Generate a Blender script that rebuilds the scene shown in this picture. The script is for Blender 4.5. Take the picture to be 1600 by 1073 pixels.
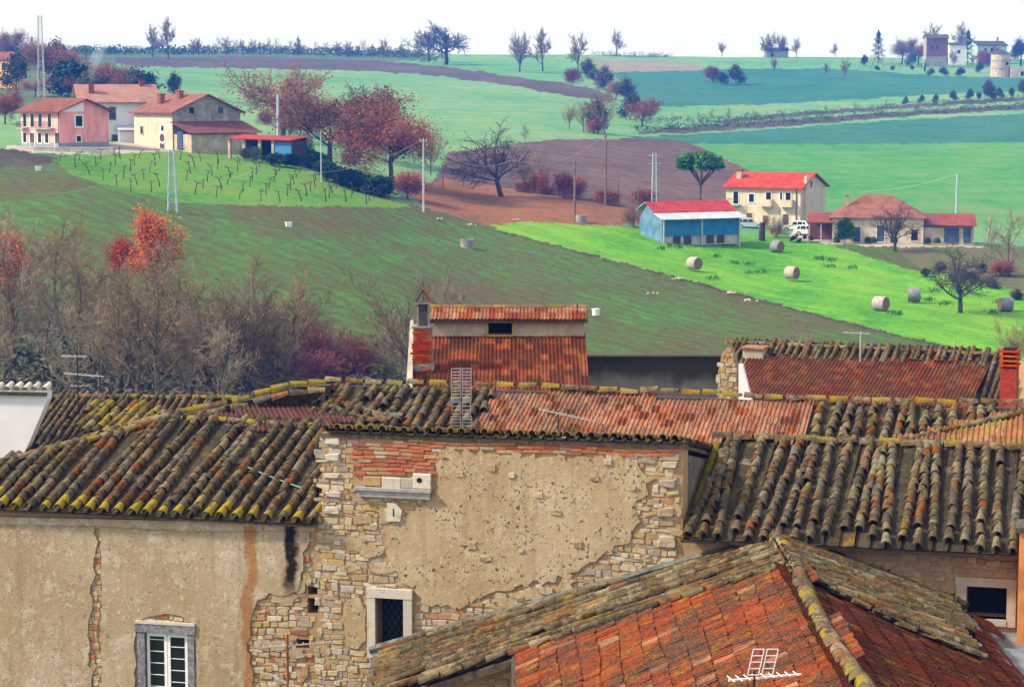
import bpy, math, random
import numpy as np
from mathutils import Vector, Matrix
R = math.radians
random.seed(7); rng = np.random.default_rng(7)
SC = bpy.context.scene
for o_ in list(bpy.data.objects): bpy.data.objects.remove(o_)
# ---------------------------------------------------------------- camera
F = 3608.0; HZ = 130.0; CZ = 30.0            # focal length in photo pixels, horizon row, eye height
PITCH = math.atan((536.5 - HZ) / F)
cd = bpy.data.cameras.new('camera'); cam = bpy.data.objects.new('camera', cd)
SC.collection.objects.link(cam); SC.camera = cam
cam.location = (0, 0, CZ); cam.rotation_euler = (math.pi / 2 - PITCH, 0, 0)
cd.sensor_width = 36.0; cd.lens = 36.0 * F / 1600.0; cd.clip_start = 0.5; cd.clip_end = 9000
# ---------------------------------------------------------------- sky, sun, exposure
SUN_EL, SUN_AZ = 40.0, 262.0                 # sun height; compass direction it comes from (0 = +Y, 90 = +X)
world = bpy.data.worlds.new('World'); SC.world = world; world.use_nodes = True
wn = world.node_tree; wn.nodes.clear()
wo = wn.nodes.new('ShaderNodeOutputWorld'); wb = wn.nodes.new('ShaderNodeBackground')
ws = wn.nodes.new('ShaderNodeTexSky'); ws.sky_type = 'NISHITA'; ws.sun_disc = False
ws.sun_elevation = R(SUN_EL); ws.sun_rotation = R(SUN_AZ); ws.dust_density = 4.0; ws.air_density = 1.2
wm = wn.nodes.new('ShaderNodeMix'); wm.data_type = 'RGBA'; wm.inputs[0].default_value = 0.8
wm.inputs[7].default_value = (6.4, 6.5, 6.6, 1)      # even high cloud over the clear sky
wn.links.new(ws.outputs[0], wm.inputs[6]); wn.links.new(wm.outputs[2], wb.inputs[0])
wb.inputs[1].default_value = 0.15
wn.links.new(wb.outputs[0], wo.inputs[0])
sl = bpy.data.lights.new('sun', 'SUN'); sun = bpy.data.objects.new('sun', sl); SC.collection.objects.link(sun)
sl.energy = 5.0; sl.angle = R(5.0); sl.color = (1.0, 0.89, 0.72)
sd = Vector((math.sin(R(SUN_AZ)) * math.cos(R(SUN_EL)), math.cos(R(SUN_AZ)) * math.cos(R(SUN_EL)), math.sin(R(SUN_EL))))
sun.rotation_euler = sd.to_track_quat('Z', 'Y').to_euler(); sun.location = (0, 0, 80)
SC.view_settings.view_transform = 'Standard'; SC.view_settings.look = 'None'
SC.view_settings.gamma = 1.0; SC.view_settings.exposure = 0.36
SC.view_settings.use_curve_mapping = False
SC.cycles.max_bounces = 5; SC.cycles.diffuse_bounces = 2; SC.cycles.glossy_bounces = 2
SC.cycles.transparent_max_bounces = 8; SC.cycles.volume_bounces = 1; SC.cycles.transmission_bounces = 2
# ---------------------------------------------------------------- pixel geometry
CP, SP = math.cos(PITCH), math.sin(PITCH)
def ray(px, py):
    xc = (px - 800) / F; yc = (536.5 - py) / F
    return Vector((xc, CP + yc * SP, -SP + yc * CP))
def at(px, py, Y):                            # world point seen at photo pixel (px, py), Y metres in front
    d = ray(px, py); d = d * (Y / d.y); return Vector((d.x, d.y, d.z + CZ))
def elev(py):
    d = ray(800, py); return d.z / d.y
def s2l(c):
    return tuple(((x / 12.92) if x <= .04045 else ((x + .055) / 1.055) ** 2.4) for x in c)
def C8(r, g, b): return s2l((r / 255, g / 255, b / 255))
# ---------------------------------------------------------------- materials
class G:
    def __init__(s, name, rough=0.9, spec=0.2):
        s.m = bpy.data.materials.new(name); s.m.use_nodes = True; s.t = s.m.node_tree
        s.b = s.t.nodes['Principled BSDF']; s.b.inputs['Roughness'].default_value = rough
        s.b.inputs['Specular IOR Level'].default_value = spec; s._p = None
    def n(s, ty, **k):
        nd = s.t.nodes.new(ty)
        for a, v in k.items(): setattr(nd, a, v)
        return nd
    def lk(s, a, b):
        if isinstance(a, (int, float)): b.default_value = a
        elif isinstance(a, tuple): b.default_value = (*a[:3], 1) if b.type == 'RGBA' else a[:3]
        else: s.t.links.new(a, b)
    def pos(s):
        if s._p is None: s._p = s.n('ShaderNodeNewGeometry')
        return s._p.outputs['Position']
    def loc(s): return s.n('ShaderNodeTexCoord').outputs['Object']
    def map(s, v, scale=(1, 1, 1), rot=(0, 0, 0)):
        m = s.n('ShaderNodeMapping'); s.lk(v, m.inputs[0]); m.inputs['Scale'].default_value = scale
        m.inputs['Rotation'].default_value = rot; return m.outputs[0]
    def noise(s, scale, detail=4, rough=.6, vec=None, dist=0):
        n = s.n('ShaderNodeTexNoise'); s.lk(vec or s.pos(), n.inputs['Vector'])
        n.inputs['Scale'].default_value = scale; n.inputs['Detail'].default_value = detail
        n.inputs['Roughness'].default_value = rough; n.inputs['Distortion'].default_value = dist
        return n.outputs['Fac']
    def voro(s, scale, vec=None, feature='F1', out='Distance'):
        n = s.n('ShaderNodeTexVoronoi', feature=feature); s.lk(vec or s.pos(), n.inputs['Vector'])
        n.inputs['Scale'].default_value = scale; return n.outputs[out]
    def rand(s):                               # one number per object and per loose piece
        s.pos(); o = s.n('ShaderNodeObjectInfo')
        return s.math('FRACT', s.math('ADD', s.math('MULTIPLY', o.outputs['Random'], 7.31), s.math('MULTIPLY', s._p.outputs['Random Per Island'], 3.77)))
    def math(s, op, a, b=0.0, c=0.0, clamp=False):
        n = s.n('ShaderNodeMath', operation=op); n.use_clamp = clamp
        s.lk(a, n.inputs[0]); s.lk(b, n.inputs[1]); s.lk(c, n.inputs[2]); return n.outputs[0]
    def sm(s, v, lo, hi):                      # smooth step
        n = s.n('ShaderNodeMapRange', interpolation_type='SMOOTHSTEP'); s.lk(v, n.inputs[0])
        n.inputs[1].default_value = lo; n.inputs[2].default_value = hi; return n.outputs[0]
    def ramp(s, f, stops, const=False):
        n = s.n('ShaderNodeValToRGB'); s.lk(f, n.inputs[0]); e = n.color_ramp.elements
        n.color_ramp.interpolation = 'CONSTANT' if const else 'LINEAR'
        while len(e) < len(stops): e.new(0.5)
        for x, (p, c) in zip(e, stops): x.position = p; x.color = (*c[:3], 1)
        return n.outputs[0]
    def mix(s, f, a, b, mode='MIX'):
        n = s.n('ShaderNodeMix', data_type='RGBA', blend_type=mode); s.lk(f, n.inputs[0])
        s.lk(a, n.inputs[6]); s.lk(b, n.inputs[7]); return n.outputs[2]
    def xyz(s, v):
        n = s.n('ShaderNodeSeparateXYZ'); s.lk(v, n.inputs[0]); return n.outputs
    def bump(s, h, strength=.5, dist=.02):
        n = s.n('ShaderNodeBump'); n.inputs['Strength'].default_value = strength; n.inputs['Distance'].default_value = dist
        s.lk(h, n.inputs['Height']); s.t.links.new(n.outputs[0], s.b.inputs['Normal'])
    def sat(s, col, k, v=1.0):
        n = s.n('ShaderNodeHueSaturation'); n.inputs['Saturation'].default_value = k; n.inputs['Value'].default_value = v; s.lk(col, n.inputs['Color']); return n.outputs[0]
    def out(s, col): s.lk(col, s.b.inputs['Base Color']); return s.m
M = {}
def plain(name, col, rough=.85, var=.25, scale=3.0, spec=.2, metal=0.0):
    g = G(name, rough, spec); nz = g.noise(scale, 5, .65)
    c = g.mix(g.sm(nz, .3, .7), tuple(x * (1 - var) for x in col), tuple(min(1, x * (1 + var)) for x in col))
    if name[:4] in ('far_', 'pink', 'crea', 'dull', 'conc') and name != 'far_white':         # weathering streaks on painted and plastered walls
        st = g.noise(1.0, 5, .65, g.map(g.pos(), (1.3, 1.3, .28))); c = g.mix(g.math('MULTIPLY', g.sm(st, .46, .68), .42), c, tuple(x * .55 for x in col))
        c = g.mix(g.math('MULTIPLY', g.sm(g.noise(3.5, 4, .7), .58, .68), .3), c, tuple(x * .5 for x in col))
    g.b.inputs['Metallic'].default_value = metal
    M[name] = g.out(c); return g
# ---------------------------------------------------------------- mesh building
OFFS = {}
class MB:
    def __init__(s): s.v = []; s.f = []; s.mi = []
    def add(s, vs, fs, mi=0):
        k = len(s.v); s.v.extend([tuple(v) for v in vs]); s.f.extend([tuple(k + i for i in f) for f in fs]); s.mi.extend([mi] * len(fs)); return s
    def box(s, lo, hi, mi=0):
        x0, y0, z0 = lo; x1, y1, z1 = hi
        return s.add([(x0, y0, z0), (x1, y0, z0), (x1, y1, z0), (x0, y1, z0), (x0, y0, z1), (x1, y0, z1), (x1, y1, z1), (x0, y1, z1)],
                     [(0, 3, 2, 1), (4, 5, 6, 7), (0, 1, 5, 4), (1, 2, 6, 5), (2, 3, 7, 6), (3, 0, 4, 7)], mi)
    def bar(s, a, b, w, h=None, mi=0, up=(0, 0, 1)):   # rectangular bar from a to b
        a = Vector(a); b = Vector(b); h = h or w; d = (b - a).normalized(); up = Vector(up)
        x = d.cross(up)
        if x.length < 1e-4: x = d.cross(Vector((0, 1, 0)))
        x.normalize(); y = x.cross(d); x = x * w / 2; y = y * h / 2
        return s.add([a - x - y, a + x - y, a + x + y, a - x + y, b - x - y, b + x - y, b + x + y, b - x + y],
                     [(0, 3, 2, 1), (4, 5, 6, 7), (0, 1, 5, 4), (1, 2, 6, 5), (2, 3, 7, 6), (3, 0, 4, 7)], mi)
    def tube(s, a, b, r0, r1=None, n=6, mi=0, caps=True):
        a = Vector(a); b = Vector(b); r1 = r0 if r1 is None else r1; d = (b - a).normalized()
        x = d.orthogonal().normalized(); y = d.cross(x); vs = []
        for p, r in ((a, r0), (b, r1)):
            for i in range(n):
                t = 2 * math.pi * i / n; vs.append(p + x * (r * math.cos(t)) + y * (r * math.sin(t)))
        fs = [(i, (i + 1) % n, n + (i + 1) % n, n + i) for i in range(n)]
        if caps: fs += [tuple(range(n - 1, -1, -1)), tuple(range(n, 2 * n))]
        return s.add(vs, fs, mi)
    def path(s, pts, r, n=5, mi=0):
        for a, b in zip(pts[:-1], pts[1:]): s.tube(a, b, r, r, n, mi, caps=False)
        return s
    def prism(s, poly, off, mi=0):                    # closed polygon swept by a vector
        off = Vector(off); n = len(poly); P = [Vector(p) for p in poly]
        nn = Vector((0, 0, 0))
        for i in range(n): nn += P[i].cross(P[(i + 1) % n])
        if nn.dot(off) > 0: P.reverse()
        vs = P + [p + off for p in P]
        fs = [tuple(range(n)), tuple(range(2 * n - 1, n - 1, -1))] + [(i, n + i, n + (i + 1) % n, (i + 1) % n) for i in range(n)]
        return s.add(vs, fs, mi)
    def mesh(s, name, mats, off=(0, 0, 0), smooth=False):
        me = bpy.data.meshes.new(name); ox, oy, oz = off
        me.from_pydata([(x - ox, y - oy, z - oz) for x, y, z in s.v], [], s.f)
        mats = mats if isinstance(mats, (list, tuple)) else [mats]
        for m in mats: me.materials.append(M[m])
        if len(mats) > 1: me.polygons.foreach_set('material_index', s.mi)
        if smooth: me.polygons.foreach_set('use_smooth', [True] * len(s.f))
        me.update(); return me
    def build(s, name, mats, parent=None, smooth=False, kind=None):
        off = OFFS.get(parent, (0, 0, 0)) if parent else (0, 0, 0)
        return obj(name, s.mesh(name, mats, off, smooth), parent, kind=kind)
def obj(name, me, parent=None, mat=None, kind=None):
    o = bpy.data.objects.new(name, me); SC.collection.objects.link(o)
    if parent is not None:
        o.parent = parent; OFFS[o] = OFFS.get(parent, (0, 0, 0))
    if mat is not None: o.matrix_basis = mat
    if kind: o['kind'] = kind
    return o
def thing(name, label, cat, base=(0, 0, 0), frame=None, group=None, local=False):
    o = bpy.data.objects.new(name, None); SC.collection.objects.link(o); o.empty_display_size = .3
    o.matrix_basis = (frame.M if frame else Matrix()) @ Matrix.Translation(base)
    OFFS[o] = (0, 0, 0) if local else tuple(base)
    tag(o, label, cat, group); return o
def tag(o, label, cat, group=None, kind=None):
    o['label'] = label; o['category'] = cat
    if group: o['group'] = group
    if kind: o['kind'] = kind
    return o
def dup(root, loc, rz=0.0, sc=1.0, label=None, group=None, tilt=(0, 0)):
    r = root.copy(); SC.collection.objects.link(r); r.location = loc
    r.rotation_euler = (tilt[0], tilt[1], rz); r.scale = (sc, sc, sc) if not isinstance(sc, tuple) else sc
    if label: r['label'] = label
    if group: r['group'] = group
    for ch in CHILD[root]:
        c = ch.copy(); SC.collection.objects.link(c); c.parent = r
        for g in CHILD.get(ch, ()):
            d = g.copy(); SC.collection.objects.link(d); d.parent = c
    return r
CHILD = {}
def freeze(root):
    CHILD[root] = list(root.children)
    for c in root.children: CHILD[c] = list(c.children)
    return root
class Frame:                                          # u to the right along a facade, v away from the viewer, w height over the eye
    def __init__(s, ang, org):
        s.M = Matrix.Translation(org) @ Matrix.Rotation(-R(ang), 4, 'Z'); s.I = s.M.inverted(); s.IR = s.I.to_3x3()
        s.o = s.I @ Vector((0, 0, CZ))
    def d(s, px, py): return s.IR @ ray(px, py)
    def onv(s, px, py, v=0.0):
        d = s.d(px, py); t = (v - s.o.y) / d.y; return s.o + d * t
    def loc(s, p): return s.I @ Vector(p)
class Plane:                                          # a roof plane inside a frame: P + a*ex + b*ey
    def __init__(s, fr, P, ex, ey):
        s.fr = fr; s.P = Vector(P); s.ex = Vector(ex).normalized(); ey = Vector(ey)
        s.ey = (ey - s.ex * ey.dot(s.ex)).normalized(); s.n = s.ex.cross(s.ey)
    def hit(s, px, py):
        d = s.fr.d(px, py); t = (s.P - s.fr.o).dot(s.n) / d.dot(s.n); q = s.fr.o + d * t - s.P
        return (q.dot(s.ex), q.dot(s.ey))
    def p(s, a, b, h=0.0): return s.P + s.ex * a + s.ey * b + s.n * h
    def mat(s, a, b, h=0.0, rz=0.0, rx=0.0, sc=(1, 1, 1)):
        m = Matrix((s.ex, s.ey, s.n)).transposed().to_4x4(); m.translation = s.p(a, b, h)
        return m @ Matrix.Rotation(rz, 4, 'Z') @ Matrix.Rotation(rx, 4, 'X') @ Matrix.Diagonal((*sc, 1))
def inside(pt, poly):
    x, y = pt; c = False; n = len(poly)
    for i in range(n):
        x0, y0 = poly[i]; x1, y1 = poly[i - 1]
        if (y0 > y) != (y1 > y) and x < (x1 - x0) * (y - y0) / (y1 - y0) + x0: c = not c
    return c
def rough_line(pts, step, amp, rnd):                  # ragged version of a polyline
    out = []
    for (x0, y0), (x1, y1) in zip(pts[:-1], pts[1:]):
        L = math.hypot(x1 - x0, y1 - y0); n = max(1, int(L / step))
        for i in range(n):
            t = i / n; a = amp if i else amp * .4
            out.append((x0 + (x1 - x0) * t + rnd.uniform(-a, a), y0 + (y1 - y0) * t + rnd.uniform(-a, a)))
    out.append(pts[-1]); return out
WF = Frame(0, (0, 0, CZ))                             # plain world axes, heights over the eye
CF = Frame(14, at(800, 750, 40))                      # the row of old houses, turned 14 degrees
# ================================================================ land
def pchip(x, y, q):
    x = np.asarray(x, float); y = np.asarray(y, float); h = np.diff(x); dl = np.diff(y) / h
    m = np.zeros_like(y); m[0] = dl[0]; m[-1] = dl[-1]
    for i in range(1, len(x) - 1):
        if dl[i - 1] * dl[i] > 0:
            w1 = 2 * h[i] + h[i - 1]; w2 = h[i] + 2 * h[i - 1]; m[i] = (w1 + w2) / (w1 / dl[i - 1] + w2 / dl[i])
    q = np.clip(q, x[0], x[-1]); k = np.clip(np.searchsorted(x, q) - 1, 0, len(h) - 1)
    t = (q - x[k]) / h[k]; t2 = t * t; t3 = t2 * t
    return (2 * t3 - 3 * t2 + 1) * y[k] + (t3 - 2 * t2 + t) * h[k] * m[k] + (-2 * t3 + 3 * t2) * y[k + 1] + (t3 - t2) * h[k] * m[k + 1]
LAND = {  # survey lines across the valley: (distance, photo row where that ground shows)
    100: [(150, 625), (200, 455), (270, 300), (330, 233), (420, 182), (540, 140), (750, 104), (1000, 86), (1150, 78)],
    400: [(150, 645), (200, 470), (240, 385), (280, 318), (335, 243), (440, 207), (600, 160), (850, 106), (1000, 93), (1150, 82)],
    800: [(155, 645), (200, 530), (240, 450), (290, 375), (330, 318), (360, 288), (450, 226), (600, 175), (800, 130), (950, 103), (1150, 86)],
    1200: [(165, 645), (220, 520), (255, 465), (300, 400), (335, 356), (400, 300), (520, 228), (620, 195), (720, 172), (850, 140), (1000, 110), (1200, 89)],
    1600: [(165, 645), (215, 560), (250, 490), (285, 432), (315, 387), (350, 362), (420, 290), (530, 226), (640, 185), (760, 155), (950, 125), (1100, 105), (1250, 93)],
}
KX = np.array(sorted(LAND))
DS = np.concatenate([np.linspace(12, 140, 26)[:-1], 140 * (1260 / 140) ** (np.linspace(0, 1, 640)), np.linspace(1280, 1560, 12)])
_cols = []
for kx in KX:
    kn = LAND[kx]; xs = [12, 45, 75, 110] + [k[0] for k in kn] + [1560]
    zl = elev(kn[-1][1]) * kn[-1][0]
    zs = [-15, -16.5, -18.5, -21] + [elev(k[1]) * k[0] for k in kn] + [zl - 14]
    _cols.append(pchip(xs, zs, DS))
_cols = np.array(_cols)
def _colz(px):                                     # heights (over the eye) along the line of sight column px
    t = np.clip(px, KX[0], KX[-1]); k = int(np.clip(np.searchsorted(KX, t) - 1, 0, len(KX) - 2))
    f = (t - KX[k]) / (KX[k + 1] - KX[k]); f = f * f * (3 - 2 * f) * .6 + f * .4
    return _cols[k] * (1 - f) + _cols[k + 1] * f
def land_z(x, y):
    px = 800 + F * x / max(y, 1) / (CP + .11 * SP); return float(np.interp(y, DS, _colz(px))) + CZ
def _wob(x, y):
    return .35 * np.sin(x * .031 + y * .017) + .25 * np.sin(x * .067 - y * .041 + 1.3) + .12 * np.sin(x * .19 + y * .13)
def ground(px, py):                                # land point seen at photo pixel (px, py)
    z = _colz(px) / DS; e = elev(py); ok = np.where((z >= e) & (DS > 120))[0]
    i = int(ok[0]) if len(ok) else len(DS) - 30
    if i > 0 and z[i] != z[i - 1]:
        f = np.clip((e - z[i - 1]) / (z[i] - z[i - 1]), 0, 1); Y = DS[i - 1] + f * (DS[i] - DS[i - 1])
    else: Y = DS[i]
    p = at(px, py, Y); return p
def gscale(p): return F / p.y                      # photo pixels per metre there
PXS = np.concatenate([np.linspace(-2600, -130, 60)[:-1], np.arange(-130, 1731, 4.0), np.linspace(1760, 4200, 60)])
ND, NP = len(DS), len(PXS)
GZ = np.array([_colz(p) for p in PXS])             # [col, row]
GY = np.broadcast_to(DS, GZ.shape)
ev = GZ / GY; yc = (SP + ev * CP) / (CP - ev * SP); GPY = 536.5 - F * yc     # photo row of each land vertex
GX = (PXS[:, None] - 800) / F * (GY / (CP + yc * SP))
GZW = GZ + CZ
far_ = np.clip((GY - 150) / 120, 0, 1)
vz = GZW + far_ * _wob(GX, GY) * .5
cpx = (PXS[:-1, None] + PXS[1:, None]) / 2 + 0 * GPY[1:, 1:]; cpy = (GPY[:-1, :-1] + GPY[1:, 1:]) / 2
cgx = (GX[:-1, :-1] + GX[1:, 1:]) / 2; cgy = (GY[:-1, :-1] + GY[1:, 1:]) / 2
cpx = cpx + rng.normal(0, 1.4, cpx.shape); cpy = cpy + rng.normal(0, .35, cpy.shape) + .7 * np.sin(cpx * .11) + .5 * np.sin(cpx * .31 + 1)
def pmask(poly):
    c = np.zeros(cpx.shape, bool); n = len(poly)
    for i in range(n):
        x0, y0 = poly[i]; x1, y1 = poly[i - 1]
        if y0 == y1: continue
        k = ((y0 > cpy) != (y1 > cpy)) & (cpx < (x1 - x0) * (cpy - y0) / (y1 - y0) + x0); c ^= k
    return c
FIELDS = [  # (name, material, outlines as seen in the photograph), later ones lie over earlier ones
    ('pasture', 'f_pale', [[(-3000, -500), (5000, -500), (5000, 240), (-3000, 240)]]),
    ('hill_scrub', 'f_dark', [[(-3000, 60), (230, 62), (420, 72), (650, 80), (700, 92), (640, 97), (400, 93), (215, 93), (180, 102), (215, 130), (235, 160), (215, 175), (-3000, 200)]]),
    ('rough_pasture', 'f_teal', [[(955, 112), (1100, 108), (1300, 108), (1500, 120), (4500, 118), (4500, 140), (1600, 142), (1450, 148), (1180, 165), (1020, 168), (990, 150)],
                                 [(985, 214), (1100, 208), (1300, 196), (1600, 178), (4500, 170), (4500, 222), (1600, 222), (1090, 225), (1000, 222)]]),
    ('fallow_field', 'f_fallow', [[(925, 92), (1010, 94), (1090, 100), (1100, 110), (960, 112), (930, 104)]]),
    ('ploughed_strip', 'f_plough', [[(180, 90), (400, 90), (560, 93), (680, 103), (800, 120), (900, 134), (960, 150), (960, 160), (880, 149), (780, 132), (680, 119), (560, 111), (400, 106), (220, 104), (180, 100)],
                                    [(1105, 189), (1300, 172), (1440, 161), (1600, 151), (4000, 130), (4000, 136), (1600, 157), (1440, 167), (1300, 178), (1140, 192)],
                                    [(985, 208), (1050, 198), (1250, 186), (1420, 174), (1600, 163), (4000, 140), (4000, 150), (1600, 171), (1420, 183), (1250, 196), (1050, 208)]]),
    ('wheat_field', 'f_bright', [[(1085, 225), (1600, 222), (4500, 220), (4500, 350), (1600, 352), (1180, 350), (1195, 290), (1140, 250)]]),
    ('bare_hillside', 'f_purple', [[(690, 262), (700, 240), (800, 228), (850, 221), (1010, 217), (1070, 220), (1150, 255), (1190, 277), (1140, 310), (1010, 345), (880, 350), (720, 300), (660, 300)]]),
    ('lower_field', 'f_field', [[(-3000, 232), (90, 240), (300, 262), (460, 290), (640, 318), (760, 345), (1000, 360), (1200, 372), (1380, 385), (4500, 390), (4500, 3000), (-3000, 3000)]]),
    ('leaf_strewn_ground', 'f_leafy', [[(620, 290), (700, 278), (830, 300), (1000, 330), (1010, 352), (900, 352), (760, 352), (690, 332), (660, 320)]]),
    ('vineyard_ground', 'f_vine', [[(85, 246), (200, 232), (300, 232), (420, 250), (500, 268), (600, 300), (640, 322), (480, 322), (280, 316), (180, 292), (110, 272)]]),
    ('yard', 'f_yard', [[(10, 228), (200, 222), (270, 228), (270, 236), (160, 240), (10, 238)], [(1235, 362), (1300, 366), (1420, 380), (1540, 381), (1540, 387), (1400, 386), (1290, 380), (1235, 374)]]),
    ('garden_soil', 'f_soil', [[(-400, 236), (30, 234), (88, 246), (80, 256), (-10, 264), (-400, 270)]]),
    ('meadow', 'f_meadow', [[(765, 352), (830, 346), (1000, 356), (1150, 366), (1240, 372), (1300, 382), (1420, 420), (1500, 436), (1620, 462), (3000, 560), (3000, 760), (1600, 568), (1500, 546), (1400, 524), (1290, 494), (1090, 440), (940, 402), (800, 366)]]),
    ('scrub_bank', 'f_bank', [[(1400, 388), (1640, 388), (2600, 420), (2600, 520), (1600, 456), (1500, 434), (1440, 420)]]),
    ('field_ditch', 'f_soil', [[(770, 359), (800, 365), (940, 400), (1090, 438), (1290, 492), (1400, 521), (1500, 543), (1600, 565), (3000, 780), (3000, 790), (1600, 570), (1500, 548), (1400, 526), (1290, 496.5), (1090, 442), (940, 404), (800, 368), (770, 361)]]),
    ('wood_floor', 'f_wood', [[(-3000, 420), (60, 440), (300, 520), (460, 560), (640, 585), (640, 900), (-3000, 900)]]),
]
def _fieldmat(name, cols, sc=.12, fine=2.2, furrow=None, fcol=None, fstr=.5, speck=None, dirn=None):
    g = G(name, .95, .05); p = g.pos()
    q = g.map(p, (1, .35, 0))
    big = g.noise(sc, 5, .65, g.map(p, (1, .5, 0)), .6); mid = g.noise(sc * 6, 6, .7, g.map(p, (.45, 1.1, 0), (0, 0, R(32))), .3)
    if dirn is not None: rq = g.map(p, (1, 1, 0), (0, 0, R(dirn))); mid = g.noise(.9, 6, .72, g.map(rq, (.10, 1, 1)), .25)
    fi = g.noise(fine, 5, .75, g.map(p, (1, .45, 0)))
    f = g.math('ADD', g.math('MULTIPLY', big, .38), g.math('ADD', g.math('MULTIPLY', mid, .28), g.math('MULTIPLY', fi, .34)))
    n = len(cols); c = g.ramp(f, [(.405 + .19 * i / max(1, n - 1), k) for i, k in enumerate(cols)])
    if furrow:
        w = g.n('ShaderNodeTexWave', wave_type='BANDS', bands_direction='X', wave_profile='SIN')
        g.lk(g.map(p, (1, 1, 0), (0, 0, R(furrow[1]))), w.inputs['Vector'])
        if dirn is not None: w.bands_direction = 'Y'; g.lk(rq, w.inputs['Vector'])
        w.inputs['Scale'].default_value = furrow[0]; w.inputs['Distortion'].default_value = 9.0
        w.inputs['Detail'].default_value = 3; w.inputs['Detail Scale'].default_value = 1.4
        k = g.math('MULTIPLY', g.sm(w.outputs['Fac'], .35, .85), g.math('MULTIPLY', g.sm(mid, .38, .56), fstr))
        c = g.mix(k, c, fcol)
    if speck:
        k = g.math('MULTIPLY', g.math('LESS_THAN', g.voro(speck[0], g.map(p, (1, .7, 0))), .085), g.sm(mid, .46, .56))
        c = g.mix(k, c, speck[1])
    g.bump(g.math('ADD', g.math('MULTIPLY', mid, .6), fi), .6, .25)
    M[name] = g.out(c)
_fieldmat('f_pale', [(.065, .19, .085), (.095, .235, .105), (.15, .255, .12), (.21, .27, .12)], .012, .25, (.012, 75), (.11, .24, .07), .45)  # greens cooled toward teal so the colour carries some distance haze
_fieldmat('f_dark', [(.05, .08, .05), (.08, .12, .06), (.12, .15, .07)], .02, .3)
_fieldmat('f_teal', [(.018, .10, .08), (.03, .13, .10), (.06, .15, .105)], .015, .3, (.02, 60), (.05, .13, .06), .6)  # blue of the hazy distance mixed into this green
_fieldmat('f_fallow', [(.16, .14, .12), (.20, .18, .13), (.2, .25, .14)], .02, .3)
_fieldmat('f_plough', [(.05, .045, .045), (.075, .06, .055), (.11, .085, .07)], .03, .5)
_fieldmat('f_bright', [(.035, .165, .045), (.055, .21, .055), (.09, .225, .065), (.14, .21, .08)], .018, .3, (.02, 80), (.05, .19, .04), .4)
_fieldmat('f_purple', [(.06, .038, .038), (.085, .055, .05), (.12, .075, .06), (.18, .10, .07)], .03, .6, (.08, 35), (.11, .08, .08), .8)
_fieldmat('f_field', [(.100, .066, .030), (.080, .076, .026), (.068, .108, .024), (.050, .145, .027), (.085, .175, .036)], .05, 1.1, (.12, 32), (.075, .050, .028), .7, (1.1, (.34, .30, .25)), 58)
_fieldmat('f_leafy', [(.08, .10, .03), (.15, .07, .035), (.23, .09, .045), (.16, .12, .045)], .06, .9)
_fieldmat('f_vine', [(.05, .13, .018), (.075, .20, .022), (.12, .22, .03), (.13, .12, .045)], .06, 1.2)
_fieldmat('f_yard', [(.28, .25, .21), (.36, .32, .27), (.42, .38, .32)], .1, 1.0)
_fieldmat('f_soil', [(.035, .03, .025), (.06, .05, .035), (.08, .09, .04)], .15, 1.2)
_fieldmat('f_meadow', [(.05, .18, .014), (.085, .27, .018), (.14, .31, .022), (.22, .25, .045)], .05, 1.0, (.04, 100), (.045, .16, .015), .4, None, 58)
_fieldmat('f_bank', [(.05, .07, .03), (.09, .11, .04), (.12, .09, .06), (.06, .15, .04)], .08, 1.0)
_fieldmat('f_wood', [(.03, .035, .02), (.05, .06, .03), (.06, .11, .03), (.08, .07, .05)], .1, 1.0)
fid = np.zeros(cpx.shape, int)
for i, (nm, mt, polys) in enumerate(FIELDS):
    for pl in polys: fid[pmask(pl)] = i
V3 = np.stack([GX, GY, vz], -1).reshape(-1, 3)
ii, jj = np.meshgrid(np.arange(NP - 1), np.arange(ND - 1), indexing='ij')
Q = np.stack([ii * ND + jj, (ii + 1) * ND + jj, (ii + 1) * ND + jj + 1, ii * ND + jj + 1], -1)
for i, (nm, mt, polys) in enumerate(FIELDS):
    q = Q[fid == i]
    if not len(q): continue
    us, inv = np.unique(q.ravel(), return_inverse=True)
    me = bpy.data.meshes.new(nm); me.vertices.add(len(us)); me.vertices.foreach_set('co', V3[us].ravel())
    me.loops.add(len(inv)); me.loops.foreach_set('vertex_index', inv.astype(np.int32))
    me.polygons.add(len(q)); me.polygons.foreach_set('loop_start', np.arange(0, len(inv), 4, dtype=np.int32))
    me.polygons.foreach_set('use_smooth', np.ones(len(q), bool)); me.materials.append(M[mt]); me.update(calc_edges=True); me.validate()
    obj(nm, me, kind='structure')
# the air of the valley
g = G('air'); g.t.nodes.remove(g.b); pv = g.n('ShaderNodeVolumePrincipled')
pv.inputs['Color'].default_value = (.03, .23, 1.0, 1); pv.inputs['Density'].default_value = 0.00030; pv.inputs['Absorption Color'].default_value = (.8, .9, 1, 1); pv.inputs['Anisotropy'].default_value = 0.0
g.t.links.new(pv.outputs[0], g.t.nodes['Material Output'].inputs['Volume']); M['air'] = g.m
hz = MB().box((-1900, -40, -2), (1900, 1575, 58)).build('haze', 'air', kind='stuff')
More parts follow.
